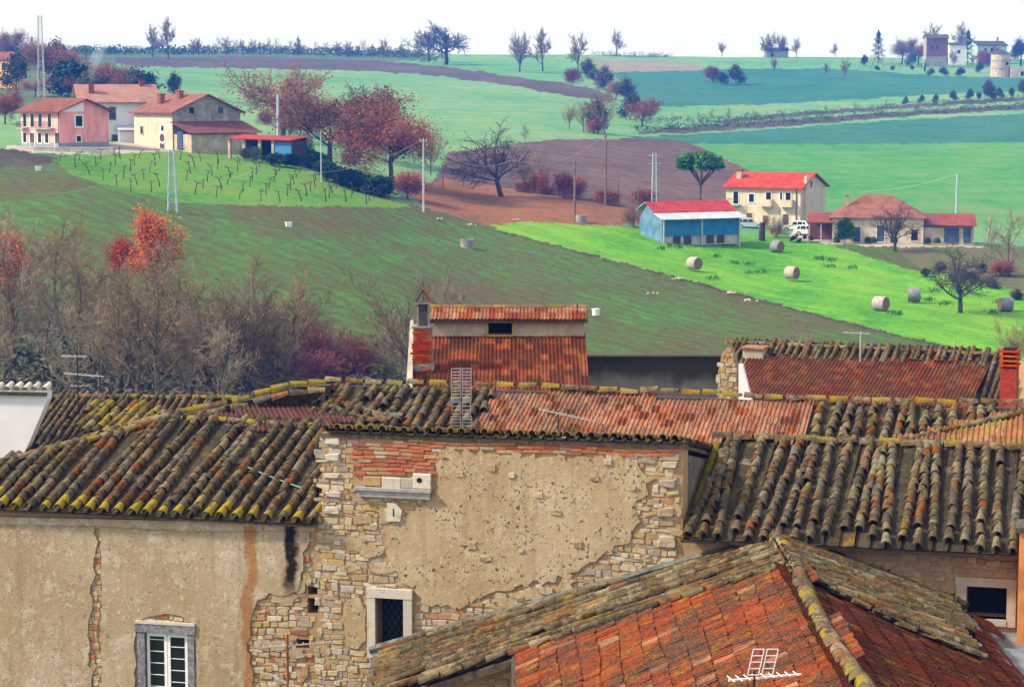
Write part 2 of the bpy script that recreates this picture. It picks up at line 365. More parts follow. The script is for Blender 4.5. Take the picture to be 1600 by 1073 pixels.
# ================================================================ materials of the old houses
def _tile(name, pal, lichen=.5, yellow=.1, dark=.4, rough=.9, speck=.25, sat=1.3, val=.70):
    g = G(name, rough, .15); r = g.rand(); p = g.pos()
    c = g.ramp(r, [(i / len(pal), k) for i, k in enumerate(pal)], True)
    n1 = g.noise(9, 5, .7); n2 = g.noise(34, 4, .7); n3 = g.noise(2.6, 5, .65); n4 = g.noise(85, 3, .7); n6 = g.noise(1.0, 4, .6)
    c = g.mix(g.math('MULTIPLY', g.sm(g.math('ADD', g.math('MULTIPLY', n1, .6), g.math('MULTIPLY', n6, .4)), .43, .57), dark), c, (.040, .026, .016))
    c = g.mix(g.math('MULTIPLY', g.math('MULTIPLY', g.sm(n2, .5, .62), g.sm(n6, .36, .6)), lichen), c, (.30, .27, .165))
    c = g.mix(g.math('MULTIPLY', g.sm(n4, .56, .64), speck), c, (.44, .43, .36))
    yl = g.math('MULTIPLY', g.sm(n3, .60 - yellow * .35, .72 - yellow * .35), g.sm(n2, .36, .56))
    c = g.mix(g.math('MULTIPLY', yl, .85), c, g.ramp(n1, [(.3, (.20, .23, .035)), (.5, (.36, .27, .035)), (.7, (.44, .23, .035))]))
    c = g.mix(g.math('MULTIPLY', g.sm(n4, .60, .42), .35), c, (.03, .02, .012)); c = g.sat(c, sat, val)
    g.bump(g.math('ADD', n2, g.math('MULTIPLY', n4, .6)), .7, .012); M[name] = g.out(c)
_old = [(.21, .165, .09), (.27, .22, .125), (.15, .115, .065), (.26, .155, .075), (.21, .185, .12), (.36, .285, .16), (.22, .11, .055), (.17, .15, .10), (.10, .08, .055), (.30, .25, .15), (.32, .12, .05), (.19, .17, .11), (.25, .23, .16)]
_tile('coppo', _old, .45, .1, .9, speck=.35, sat=1.28)
_tile('coppo_moss', [(.25, .20, .10), (.18, .16, .07), (.30, .20, .08), (.2, .17, .1), (.3, .25, .15)], .4, .5, .6, val=.9, sat=1.2)
_tile('coppo_eave', [(.30, .26, .08), (.24, .22, .07), (.36, .26, .08), (.28, .24, .10)], .25, 1.1, .5, val=1.0, sat=1.15)
_tile('coppo_grey', [(.20, .175, .13), (.26, .23, .175), (.15, .125, .095), (.31, .27, .2), (.23, .16, .1), (.19, .18, .15), (.28, .2, .13), (.10, .085, .065), (.26, .15, .08)], .45, .08, .85, sat=1.25)
_tile('coppo_green', [(.10, .14, .03), (.14, .17, .04), (.17, .16, .07)], .3, .6, .5)
_tile('coppo_pale', [(.34, .26, .15), (.25, .18, .10), (.38, .30, .18), (.36, .17, .075), (.20, .14, .08), (.40, .33, .22), (.28, .12, .05)], .5, .12, .85, sat=1.1)
_tile('channel', [(.11, .095, .055), (.14, .12, .075), (.08, .068, .042), (.16, .13, .08), (.12, .11, .06)], .45, .1, .9, speck=.5, sat=1.15, val=.42)  # pans darkened in colour to deepen the shade between cover tiles
_tile('flat_red', [(.36, .075, .04), (.42, .10, .045), (.30, .06, .035), (.46, .13, .055), (.33, .09, .045)], .12, .06, .55, .75, .25, sat=1.1, val=.8)
_tile('flat_worn', [(.32, .06, .022), (.37, .08, .028), (.28, .05, .02), (.40, .105, .035), (.34, .07, .025), (.24, .05, .022), (.35, .085, .025)], .25, .1, .85, .8, .5, sat=1.15, val=.82)
_tile('flat_dark', [(.17, .035, .025), (.22, .05, .03), (.13, .032, .024), (.26, .06, .03), (.19, .05, .03)], .18, .04, .6, .8, .4)
_tile('flat_orange', [(.46, .17, .08), (.52, .23, .12), (.40, .13, .06), (.44, .21, .11), (.36, .15, .085), (.50, .15, .065)], .28, .05, .55, .85, .3, sat=1.0, val=.92)
_tile('flat_plum', [(.17, .045, .04), (.22, .06, .045), (.145, .045, .04), (.27, .09, .06), (.2, .07, .055), (.32, .13, .085)], .25, .04, .45, .8, .4)
_tile('flat_maroon', [(.15, .035, .035), (.18, .045, .04), (.12, .03, .03), (.2, .055, .045)], .1, .02, .5, .8, .2, sat=1.0)
_tile('slab_ochre', [(.50, .22, .08), (.56, .28, .10), (.44, .19, .09), (.50, .33, .10), (.40, .15, .08)], .25, .2, .5, .85, .25, sat=1.05, val=.75)
def _stonemat(name, pal, dark=.35, satv=1.18):
    g = G(name, .92, .1); r = g.rand(); c = g.ramp(r, [(i / len(pal), k) for i, k in enumerate(pal)], True)
    n1 = g.noise(13, 5, .7); n2 = g.noise(60, 4, .7); n3 = g.noise(4, 3, .6)
    c = g.mix(g.math('MULTIPLY', g.sm(n1, .45, .7), dark), c, (.16, .105, .055))
    c = g.mix(g.math('MULTIPLY', g.sm(n2, .52, .66), .4), c, (.52, .46, .34))
    c = g.mix(g.math('MULTIPLY', g.sm(n3, .58, .72), .5), c, (.33, .20, .07))
    c = g.mix(g.math('MULTIPLY', g.sm(n2, .42, .3), .45), c, (.05, .035, .025)); c = g.sat(c, satv)
    g.bump(g.math('ADD', n1, g.math('MULTIPLY', n2, .6)), .7, .012); M[name] = g.out(c)
_stonemat('stone', [(.45, .38, .27), (.39, .31, .21), (.50, .44, .34), (.35, .28, .19), (.42, .30, .16), (.40, .36, .31), (.46, .37, .23), (.33, .28, .23), (.52, .47, .38), (.38, .27, .18), (.44, .36, .24), (.36, .22, .14)], .5)
_stonemat('stone_grey', [(.36, .32, .27), (.30, .27, .24), (.42, .36, .28), (.27, .24, .22), (.45, .39, .3), (.34, .27, .2)])
_stonemat('stone_dim', [(.40, .28, .18), (.33, .24, .16), (.45, .32, .2), (.29, .21, .15), (.37, .27, .19)])
_stonemat('brick', [(.42, .115, .05), (.36, .09, .045), (.45, .15, .065), (.30, .075, .04), (.42, .19, .09), (.38, .105, .045), (.38, .22, .12), (.25, .08, .05)], .45, 1.0)
_stonemat('brick_red', [(.40, .05, .025), (.45, .065, .03), (.34, .045, .025), (.42, .10, .05)], .2)
_stonemat('white_stone', [(.52, .48, .42), (.46, .43, .38), (.55, .51, .44)], .2)
_stonemat('mortar', [(.33, .22, .135), (.37, .26, .165)], .5)
_stonemat('mortar_red', [(.28, .16, .10), (.3, .17, .11)], .4)
def _plaster(name, base, hi, lo, chips=.5, stains=()):
    g = G(name, .93, .1); p = g.loc(); x, y, z = g.xyz(p)
    n0 = g.noise(.55, 4, .6, p); n1 = g.noise(2.2, 6, .65, p); n2 = g.noise(11, 5, .7, p); n3 = g.noise(48, 4, .7, p)
    c = g.mix(g.sm(n0, .35, .65), base, lo); c = g.mix(g.math('MULTIPLY', g.sm(n1, .48, .66), .6), c, hi)
    c = g.mix(g.math('MULTIPLY', g.sm(n2, .58, .66), .55), c, tuple(min(1, k * 1.25) for k in hi))
    c = g.mix(g.math('MULTIPLY', g.sm(n2, .40, .30), .4), c, tuple(k * .6 for k in lo))
    n5 = g.noise(15, 3, .6, p, .6); pit = g.math('MULTIPLY', g.sm(n5, .585, .64), g.sm(n1, .44, .56)); c = g.mix(g.math('MULTIPLY', pit, chips), c, (.085, .06, .045)); c = g.mix(g.math('MULTIPLY', g.math('MULTIPLY', g.sm(n3, .60, .66), g.sm(n1, .42, .56)), chips), c, (.10, .075, .05))
    st = g.n('ShaderNodeTexNoise'); g.lk(g.map(p, (3.0, 1, .35)), st.inputs['Vector']); st.inputs['Scale'].default_value = 2.0; st.inputs['Detail'].default_value = 5
    c = g.mix(g.math('MULTIPLY', g.sm(st.outputs['Fac'], .52, .7), .30), c, tuple(k * .62 for k in lo))
    for (u0, half, w0, w1, col, k) in stains:                     # run-off stains below leaking gutters
        xx = g.math('ADD', x, g.math('MULTIPLY', g.math('SUBTRACT', g.noise(1.1, 5, .7, p), .5), half * 4.0))
        f = g.sm(g.math('ABSOLUTE', g.math('SUBTRACT', xx, u0)), half, half * .35)
        zz = g.math('ADD', z, g.math('MULTIPLY', g.math('SUBTRACT', n2, .5), .5))
        f = g.math('MULTIPLY', f, g.math('MULTIPLY', g.sm(zz, w0, w0 + .5), g.sm(zz, w1, w1 - .1)))
        c = g.mix(g.math('MULTIPLY', f, g.math('ADD', g.math('MULTIPLY', n2, .5), k - .25, clamp=True)), c, col)
    g.bump(g.math('SUBTRACT', g.math('ADD', g.math('MULTIPLY', n2, .5), g.math('ADD', n1, g.math('MULTIPLY', n3, .35))), g.math('MULTIPLY', pit, .8)), .7, .03); M[name] = g.out(c)
plain('dark_void', (.008, .008, .01), .9, .2)  # near-black colour stands in for the shade inside rooms and holes
plain('deck', (.10, .075, .05), .95, .4, 8)
plain('wood_grey', (.17, .17, .19), .85, .45, 14)
plain('wood_dark', (.06, .045, .035), .9, .4, 10)
plain('white_paint', (.72, .72, .70), .5, .06, 8)
plain('white_wall', (.72, .68, .70), .9, .06, 1.5)
plain('cream_wall', (.44, .36, .27), .9, .18, 2.2)
plain('dull_cream', (.40, .35, .28), .9, .22, 1.8)
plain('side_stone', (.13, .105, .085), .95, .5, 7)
plain('flashing', (.11, .115, .10), .95, .5, 6)
plain('cement', (.22, .21, .20), .95, .35, 4)
plain('rust', (.26, .07, .025), .85, .45, 18)
plain('rust_red', (.30, .035, .02), .7, .35, 12)
plain('alu', (.50, .50, .52), .45, .15, 9, .5, .4)
plain('iron', (.03, .03, .035), .6, .3, 9)
plain('zinc', (.22, .27, .31), .5, .25, 3, .4, .4)
plain('orange_wall', (.56, .21, .06), .9, .3, 2.0)
plain('slate_ledge', (.30, .28, .27), .85, .2, 9)
plain('yellow_wood', (.42, .28, .06), .8, .2, 6)
plain('green_pipe', (.05, .20, .10), .5, .2, 5)
plain('moss_mass', (.05, .06, .02), .98, .6, 16)
g = G('glass', .08, .5); g.b.inputs['Base Color'].default_value = (.012, .014, .018, 1); M['glass'] = g.m
g = G('weathered_cement', .95, .05); p = g.loc(); z = g.xyz(p)[2]
n1 = g.noise(1.4, 5, .65, g.map(p, (1, 1, .6))); n2 = g.noise(9, 5, .7, p)
c = g.mix(g.sm(g.math('ADD', z, g.math('MULTIPLY', g.math('SUBTRACT', n1, .5), 1.0)), .25, .75), (.16, .155, .15), (.035, .033, .03))
c = g.mix(g.math('MULTIPLY', g.sm(n2, .55, .7), .3), c, (.09, .085, .07)); g.bump(n2, .4, .03); M['weathered_cement'] = g.out(c)
# ================================================================ tile pieces
def coppo_mesh(name, L=.36, r0=.098, r1=.060, th=.016, n=6, mat='coppo', arch=1.0):
    m = MB(); vs = []
    for (y, r) in ((-.02, r0), (L - .02, r1)):
        for rr in (r, r - th):
            for i in range(n + 1):
                t = math.pi * i / n; vs.append((rr * math.cos(t) * 1.0, y, rr * math.sin(t) * arch))
    k = n + 1; fs = []
    for i in range(n):
        fs += [(i, i + 1, 2 * k + i + 1, 2 * k + i), (k + i, 3 * k + i, 3 * k + i + 1, k + i + 1), (i, k + i, k + i + 1, i + 1)]
    m.add(vs, fs); return m
def channel_mesh(L=.42, w=.22):                 # flat pan tile with turned-up edges
    pr = [(-.5, .05), (-.42, .014), (-.1, .010), (.12, .013), (.42, .014), (.5, .05)]; n = len(pr); vs = []
    for (y, s) in ((-.02, 1.0), (L - .02, .94)):
        for x, z in pr: vs.append((x * w * s, y, z + .012))
    for x, z in pr: vs.append((x * w, -.018, z - .012))
    m = MB(); return m.add(vs, [(i, i + 1, n + i + 1, n + i) for i in range(n - 1)] + [(2 * n + i, 2 * n + i + 1, i + 1, i) for i in range(n - 1)])
def flat_mesh(w=.225, L=.40, ribs=2, th=.034, hr=.030):
    m = MB(); pr = []
    for k in range(ribs):
        x0 = -w / 2 + k * w / ribs; s = w / ribs
        pr += [(x0, hr), (x0 + s * .30, hr * .9), (x0 + s * .48, .002), (x0 + s * .86, 0.0)]
    pr.append((w / 2 - .002, hr * .95)); n = len(pr); vs = []
    for y in (-.0, L):
        for (x, z) in pr: vs.append((x, y, z + th))
    for (x, z) in pr: vs.append((x, .004, z - .004))
    fs = [(i, i + 1, n + i + 1, n + i) for i in range(n - 1)] + [(2 * n + i, 2 * n + i + 1, i + 1, i) for i in range(n - 1)]
    fs += [(0, n, 2 * n), (n - 1, 3 * n - 1, 2 * n - 1)]
    m.add(vs, fs); return m
class TileSet:
    def __init__(s, kind, mat, mb, alt=None, altp=0.0):
        s.kind, s.mat, s.mb, s.alt, s.altp = kind, mat, mb, alt, altp; s.cache = {}
    def mesh(s, mat):
        if mat not in s.cache:
            m = s.mb.mesh('roof_tile', mat); s.cache[mat] = m
        return s.cache[mat]
class Heap:                                   # tiles joined into one piece, material per tile
    def __init__(s): s.v = []; s.f = []; s.mi = []; s.mats = []; s.k = 0
    def add(s, mb, mat4, mat):
        if mat not in s.mats: s.mats.append(mat)
        A = np.array(mb.v); m = np.array(mat4); A = A @ m[:3, :3].T + m[:3, 3]
        s.v.append(A); s.f.extend([tuple(s.k + i for i in f) for f in mb.f]); s.mi.extend([s.mats.index(mat)] * len(mb.f)); s.k += len(A)
    def build(s, name, parent, kind='stuff'):
        if not s.k: return None
        off = np.array(OFFS.get(parent, (0, 0, 0))); me = bpy.data.meshes.new(name)
        me.from_pydata((np.concatenate(s.v) - off).tolist(), [], s.f)
        for m in s.mats: me.materials.append(M[m])
        me.polygons.foreach_set('material_index', s.mi); me.update()
        return obj(name, me, parent, kind=kind)
COP = coppo_mesh('c'); CHA = channel_mesh(); FLA = flat_mesh(); FL1 = flat_mesh(.2, .4, 1, .022, .03); SLAB = flat_mesh(.26, .42, 1, .026, .012)
_shared = {}
def shared(mb, mat):
    k = (id(mb), mat)
    if k not in _shared: _shared[k] = mb.mesh('roof_tile', mat)
    return _shared[k]
def put(mb, mat, parent, m4, name='roof_tile'):
    off = OFFS.get(parent, (0, 0, 0))
    return obj(name, shared(mb, mat), parent, Matrix.Translation((-off[0], -off[1], -off[2])) @ m4)
class Roof:
    """collects tiles on one or more planes of a house; the nearest become single pieces, the rest one mass"""
    def __init__(s, parent, quota=300): s.p = parent; s.q = quota; s.items = []; s.rest = Heap()
    def ok(s, pl, a, b):
        w = pl.fr.M @ pl.p(a, b); d = w - Vector((0, 0, CZ)); dep = d.y * CP - d.z * SP
        px = 800 + F * d.x / dep; py = 536.5 - F * (d.y * SP + d.z * CP) / dep
        return (-25 < px < 1625 and -20 < py < 1095), d.length
    def coppi(s, pl, poly, pitch=.27, gauge=.30, mat='coppo', rnd=None, eave=None, eave_mat='coppo_moss', jit=1.0, miss=.012, sc=1.0, cmat='channel', test=None, altmat=None, altp=0.0, chan=True, lost=0.0):
        rnd = rnd or random.Random(3); xs = [p[0] for p in poly]; ys = [p[1] for p in poly]
        x0, x1, y0, y1 = min(xs), max(xs), min(ys), max(ys)
        nx = int((x1 - x0) / pitch) + 1; ny = int((y1 - y0) / gauge) + 1
        for i in range(nx):
            ph = rnd.uniform(-.35, .35) * gauge * .5; bend = rnd.uniform(-.012, .012); drift = rnd.uniform(-.01, .01) * jit
            for j in range(ny):
                b = y0 + j * gauge; a = x0 + (i + .5) * pitch + bend * j * .3 * jit
                if chan and inside((a + pitch / 2, b), poly) and (test is None or test(pl.p(a + pitch / 2, b))):
                    s.rest.add(CHA, pl.mat(a + pitch / 2, b, .0 + rnd.uniform(0, .012), rnd.uniform(-.03, .03), R(3.6), (pitch / .235, 1, 1)), cmat if rnd.random() > .12 else mat)
                first = j == 0
                bb = b + (ph if not first else rnd.uniform(-.02, .03)); a2 = a + drift * j + rnd.gauss(0, .008) * jit
                if not inside((a2, max(bb, y0 + 1e-4)), poly) or (test is not None and not test(pl.p(a2, bb))) or rnd.random() < (miss if j > 2 else max(miss, lost)): continue
                mt = mat
                if eave is not None and b < y0 + eave and rnd.random() < (.95 if first else .35): mt = eave_mat
                elif altmat and rnd.random() < altp: mt = altmat
                m4 = pl.mat(a2, bb, .072 + rnd.uniform(0, .014), rnd.gauss(0, .045) * jit, R(4.6) + rnd.gauss(0, .016), (sc * rnd.uniform(.92, 1.08), rnd.uniform(.93, 1.04), sc * rnd.uniform(1.0, 1.25)))
                s.items.append((pl, a2, bb, COP, mt, m4))
    def flat(s, pl, poly, w=.225, gauge=.335, mat='flat_red', rnd=None, mb=None, jit=1.0, altmat=None, altp=0.0, test=None, stagger=False, miss=0.0):
        rnd = rnd or random.Random(5); mb = mb or FLA; xs = [p[0] for p in poly]; ys = [p[1] for p in poly]
        x0, x1, y0, y1 = min(xs), max(xs), min(ys), max(ys)
        for j in range(int((y1 - y0) / gauge) + 1):
            wob = rnd.gauss(0, .012) * jit
            for i in range(int((x1 - x0) / w) + 2):
                a = x0 + (i + .5 + (.5 if stagger and j % 2 else 0)) * w; b = y0 + j * gauge + wob + .015 * jit * math.sin(a * 1.3 + j)
                if not inside((a, max(b, y0 + 1e-4) + .04), poly) or (test is not None and not test(pl.p(a, b))) or rnd.random() < miss: continue
                m4 = pl.mat(a, b + rnd.gauss(0, .006) * jit, rnd.uniform(0, .008) * jit, rnd.gauss(0, .012) * jit, R(4.6) + rnd.gauss(0, .010) * jit, (w / .225 if mb is FLA else w / (.2 if mb is FL1 else .26), 1, 1))
                s.items.append((pl, a, b, mb, altmat if altmat and rnd.random() < altp else mat, m4))
    def line(s, pts, fr, spacing=.33, mat='coppo_moss', rnd=None, sc=1.25, lift=.05, altmat=None, altp=.4, jit=1.0, name='ridge_tile', up=(0, 0, 1), tilt=4):
        rnd = rnd or random.Random(9); P = [Vector(p) for p in pts]
        for A, B in zip(P[:-1], P[1:]):
            d = B - A; L = d.length; n = max(1, round(L / spacing)); d.normalize()
            x = d.cross(Vector(up)).normalized(); z = x.cross(d)
            for k in range(n):
                q = A + d * (L * k / n); m = Matrix((x, d, z)).transposed().to_4x4()
                m.translation = q + z * (lift + rnd.uniform(-.012, .012) * jit) + x * rnd.gauss(0, .012) * jit
                m = m @ Matrix.Rotation(rnd.gauss(0, .06) * jit, 4, 'Z') @ Matrix.Rotation(R(tilt) + rnd.gauss(0, .03) * jit, 4, 'X') @ Matrix.Diagonal((sc, 1, sc * .9, 1))
                put(COP, altmat if altmat and rnd.random() < altp else mat, s.p, m, name)
    def finish(s):
        seen = []; 
        for it in s.items:
            v, d = s.ok(it[0], it[1], it[2])
            if v: seen.append((d, it))
            else: s.rest.add(it[3], it[5], it[4])
        seen.sort(key=lambda t: t[0])
        for k, (d, it) in enumerate(seen):
            if k < s.q: put(it[3], it[4], s.p, it[5])
            else: s.rest.add(it[3], it[5], it[4])
        s.rest.build('tile_field', s.p)
def deck(pl, poly, parent, th=.10, mat='deck', name='roof', drop=.012):
    return MB().prism([pl.p(a, b, -drop) for a, b in poly], -pl.n * th).build(name, mat, parent)
# ================================================================ the row of old houses
def fw(px, py, v=0.0):
    q = CF.onv(px, py, v); return (q.x, q.z)
GROUND_W = -15.5 - (CF.M.translation.z - CZ)                     # street level in the row's own heights
def wall_boxes(m, u0, u1, w0, w1, holes, v0=0.0, v1=.5, mi=0):   # wall with real openings
    us = sorted({u0, u1, *[h[0] for h in holes], *[h[1] for h in holes]})
    for a, b in zip(us[:-1], us[1:]):
        iv = sorted((h[2], h[3]) for h in holes if h[0] <= a + 1e-6 and h[1] >= b - 1e-6); z = w0
        for (c, d) in iv:
            if c > z: m.box((a, v0, z), (b, v1, c), mi)
            z = max(z, d)
        if z < w1: m.box((a, v0, z), (b, v1, w1), mi)
    return m
_rs = random.Random(21)
def _stone(rnd, sq=.75):
    m = MB(); n = 8; an = [2 * math.pi * (i + rnd.uniform(-.2, .2)) / n + .39 for i in range(n)]; P = []
    q = [(-.5, -.5), (.5, -.5), (.5, .5), (-.5, .5)]; q = [(x * rnd.uniform(.72, 1.06), z * rnd.uniform(.6, 1.06)) for x, z in q]
    for i in range(4):
        (xa, za), (xb, zb) = q[i], q[(i + 1) % 4]; t = rnd.uniform(.25, .75); P.append((xa, za)); P.append((xa + (xb - xa) * t + rnd.uniform(-.04, .06) * (1 if i == 1 else -1 if i == 3 else 0), za + (zb - za) * t + rnd.uniform(-.03, .08) * (1 if i == 2 else -1 if i == 0 else 0)))
    b = [(x, .3, z) for x, z in P]; f1 = [(x * .99, -.55, z * .99) for x, z in P]; f2 = [(x * .90 + rnd.uniform(-.03, .03), -1 + rnd.uniform(-.12, .12), z * .86) for x, z in P]
    fs = [(i, (i + 1) % n, n + (i + 1) % n, n + i) for i in range(n)] + [(n + i, n + (i + 1) % n, 2 * n + (i + 1) % n, 2 * n + i) for i in range(n)] + [tuple(range(2 * n, 3 * n))]
    return m.add(b + f1 + f2, fs)
STONES = [_stone(_rs, _rs.uniform(.8, 1.0)) for _ in range(14)]
def _brick(rnd):
    m = MB(); e = .5; b = .06; j = lambda: rnd.uniform(-.03, .03)
    P = [(-e, -e), (e, -e), (e, e), (-e, e)]; vs = [(x, .3, z) for x, z in P] + [(x, -.8, z) for x, z in P] + [(x * .94 + j() * .5, -1 + j() * 2, z * .84 + j()) for x, z in P]
    fs = [(i, (i + 1) % 4, 4 + (i + 1) % 4, 4 + i) for i in range(4)] + [(4 + i, 4 + (i + 1) % 4, 8 + (i + 1) % 4, 8 + i) for i in range(4)] + [(8, 9, 10, 11)]
    return m.add(vs, fs)
BRICKS = [_brick(_rs) for _ in range(6)]
class Masonry:
    def __init__(s, parent, quota=300, name='stone', fr=CF): s.p, s.q, s.n, s.it, s.fr, s.rest = parent, quota, name, [], fr, Heap()
    def lay(s, u0, u1, w0, w1, test, rnd, hs=(.07, .19), ws=(.13, .40), dep=(.004, .030), mat='stone', pieces=STONES, v=0.0, gap=1.02, gapu=1.0, altmat=None, altp=0):
        w = w0
        while w < w1:
            h = rnd.uniform(*hs); u = u0 + rnd.uniform(-.2, 0)
            while u < u1:
                b = (ws[0] + (ws[1] - ws[0]) * rnd.random() ** 1.5) * (.7 + .3 * h / hs[1]); cu, cw = u + b / 2, w + h / 2 + .035 * math.sin(u * 2.1 + w) + (rnd.gauss(0, .012) if pieces is STONES else 0)
                if test(cu, cw) and u + b < u1 + .02:
                    parts = [(cu, cw, b, h)]
                    if pieces is STONES and h > .13 and rnd.random() < .4: parts = [(cu, cw - h * .25, b, h * .5), (cu, cw + h * .25, b * rnd.uniform(.8, 1), h * .5)]
                    for (x, z, bb, hh) in parts: s.one(x, z, bb * gapu, hh * gap, rnd.uniform(*dep), rnd.choice(pieces), altmat if altmat and rnd.random() < altp else mat, v, rnd.gauss(0, .07) if pieces is STONES else rnd.gauss(0, .006))
                u += b
            w += h
    def one(s, u, w, b, h, d, mb, mat, v=0.0, rot=0.0):
        m = Matrix.Translation((u, v, w)) @ Matrix.Rotation(rot, 4, 'Y') @ Matrix.Diagonal((b, d, h, 1)); s.it.append((b * h, mb, mat, m))
    def finish(s):
        def vis(m):
            d = s.fr.M @ m.translation - Vector((0, 0, CZ)); dep = d.y * CP - d.z * SP
            px = 800 + F * d.x / dep; py = 536.5 - F * (d.y * SP + d.z * CP) / dep; return -10 < px < 1610 and py < 1085
        s.it.sort(key=lambda t: -t[0] * vis(t[3])); n = 0
        for (a, mb, mat, m) in s.it:
            if n < s.q and vis(m): put(mb, mat, s.p, m, s.n); n += 1
            else: s.rest.add(mb, m, mat)
        s.rest.build(s.n + '_filling', s.p)
def pxpoly(pts, v=0.0): return [fw(x, y, v) for x, y in pts]
def smear(parent, test, spots, rnd, mat, n=7):            # thin leftovers of render on the bare masonry
    for (px, py, a, b) in spots:
        u, w = fw(px, py); pts = []
        for i in range(11):
            t = 2 * math.pi * i / 11; k = rnd.uniform(.55, 1.15); pts.append((u + a * k * math.cos(t), -.012, w + b * k * math.sin(t)))
        MB().prism(pts, (0, -rnd.uniform(.012, .026), 0)).build('plaster_remnant', mat, parent)
def slab(poly, v, th, name, mat, parent): return MB().prism([(u, v, w) for u, w in poly], (0, -th, 0)).build(name, mat, parent)
UL = fw(503, 750)[0]; UR = fw(1067, 770)[0]; ULEFT = fw(-260, 800)[0]; URIGHT = fw(1640, 800)[0]
# ---------------------------------------------------------------- house A: plastered house under the long lichen roof
hA = thing('plastered_house', 'tan plastered house with lichened barrel tile roof and double casement window', 'house', (UL - 3, .3, GROUND_W), CF)
EA_u, EA_w = fw(250, 808, -.2)
plA = Plane(CF, (UL, -.2, EA_w), (1, 0, 0), (0, math.cos(R(17)), math.sin(R(17))))
topA = [plA.hit(*p) for p in ((-260, 795), (-120, 757), (0, 727), (100, 703), (190, 681), (262, 657), (330, 661), (420, 668), (503, 673))]
topA = [(a, max(b, .03)) for a, b in topA]
polyA = [(topA[0][0], 0.0), (-.01, 0.0)] + [(min(-.01, a), b) for a, b in reversed(topA)]
WA = EA_w - .02
winA = (fw(216, 1000)[0], fw(305, 1000)[0], fw(260, 1300)[1], fw(260, 976)[1])
holesA = [winA]
hole1 = (fw(163, 1060)[0], fw(179, 1060)[0], fw(165, 1090)[1], fw(165, 1054)[1]); hole2 = (fw(191, 1060)[0], fw(206, 1060)[0], fw(195, 1090)[1], fw(195, 1060)[1])
hole3 = (fw(480, 930)[0], fw(497, 930)[0], fw(490, 958)[1], fw(490, 934)[1]); hole4 = (fw(462, 1000)[0], fw(483, 1000)[0], fw(470, 1012)[1], fw(470, 998)[1]); hole5 = (fw(481, 920)[0], fw(496, 920)[0], fw(490, 929)[1], fw(490, 916)[1])
mA = wall_boxes(MB(), ULEFT, UL - .005, GROUND_W, WA, [winA, hole1, hole2, hole3, hole4, hole5])
wallA = mA.build('wall', 'mortar', hA)
MB().box((ULEFT, .8, GROUND_W), (UL - .01, .9, WA - .3)).build('dark_backing', 'dark_void', hA)
_st = [(fw(391, 900)[0], .17, fw(390, 1200)[1], fw(390, 815)[1], (.30, .12, .03), .8), (fw(456, 860)[0], .17, fw(450, 940)[1], fw(450, 815)[1], (.012, .011, .01), 1.0)]
_st = [(a - (UL - 3), h, b - GROUND_W, c - GROUND_W, col, k) for a, h, b, c, col, k in _st]
_plaster('plaster_tan', (.395, .315, .215), (.52, .455, .36), (.32, .235, .14), .26, _st)
rl = random.Random(4)
crackL = rough_line([(152, 815), (150, 870), (147, 905), (141, 925), (145, 950), (137, 985), (140, 1030), (146, 1060), (146, 1110), (140, 1500)], 9, 4.5, rl)
crackR = rough_line([(158, 815), (159, 900), (160, 960), (159, 1060), (161, 1500)], 12, 1.8, rl)
archL = rough_line([(212, 1500), (212, 975), (218, 968), (232, 962), (258, 958), (285, 962), (300, 972), (306, 980), (309, 1500)], 12, 2.2, rl)
edgeR = rough_line([(402, 1500), (398, 1060), (388, 1015), (394, 965), (404, 938), (422, 926), (440, 930), (466, 922), (476, 890), (474, 862), (484, 845), (486, 824)], 8, 3.2, rl)
pa = pxpoly([(-250, 790)] + crackL + [(-250, 1500)]); pb = pxpoly(crackR[::-1][-1:] and list(reversed(crackR)) + [(416, 824)] + edgeR[::-1] + archL[::-1])
slab(pa, .0, .045, 'plaster', 'plaster_tan', hA)
pbb = pxpoly(crackR + archL + edgeR[:-1] + [(486, 822)]); slab(pbb, .0, .045, 'plaster', 'plaster_tan', hA)
MB().prism([(u, -.01, w) for u, w in pxpoly([(-250, 800), (494, 817), (494, 827), (300, 828), (160, 820), (-250, 812)])], (0, -.075, 0)).build('cornice_board', 'plaster_tan', hA)
# exposed rubble right of the plaster and inside the crack
def inA(u, w):
    for h in (winA, hole1, hole2, hole3, hole4, hole5):
        if h[0] - .05 < u < h[1] + .05 and h[2] - .05 < w < h[3] + .04: return False
    return not inside((u, w), pbb) and not inside((u, w), pa)
msA = Masonry(wallA, 300)
msA.lay(fw(385, 900)[0], UL - .12, fw(450, 1120)[1], fw(450, 826)[1], inA, random.Random(31), hs=(.05, .14), ws=(.09, .36), altmat='brick', altp=.05)
msA.lay(fw(132, 900)[0], fw(165, 900)[0], fw(150, 1090)[1], fw(150, 826)[1], inA, random.Random(32), hs=(.06, .12), ws=(.08, .2), altmat='brick', altp=.1)
msA.lay(fw(212, 900)[0], fw(310, 900)[0], fw(250, 976)[1], fw(250, 957)[1], inA, random.Random(33), hs=(.06, .1), ws=(.1, .3), altmat='brick', altp=.3)
msA.finish()
_rr = random.Random(19); smear(hA, None, [(_rr.uniform(405, 490), _rr.uniform(850, 1065), _rr.uniform(.08, .28), _rr.uniform(.05, .2)) for _ in range(14)], _rr, 'plaster_tan')
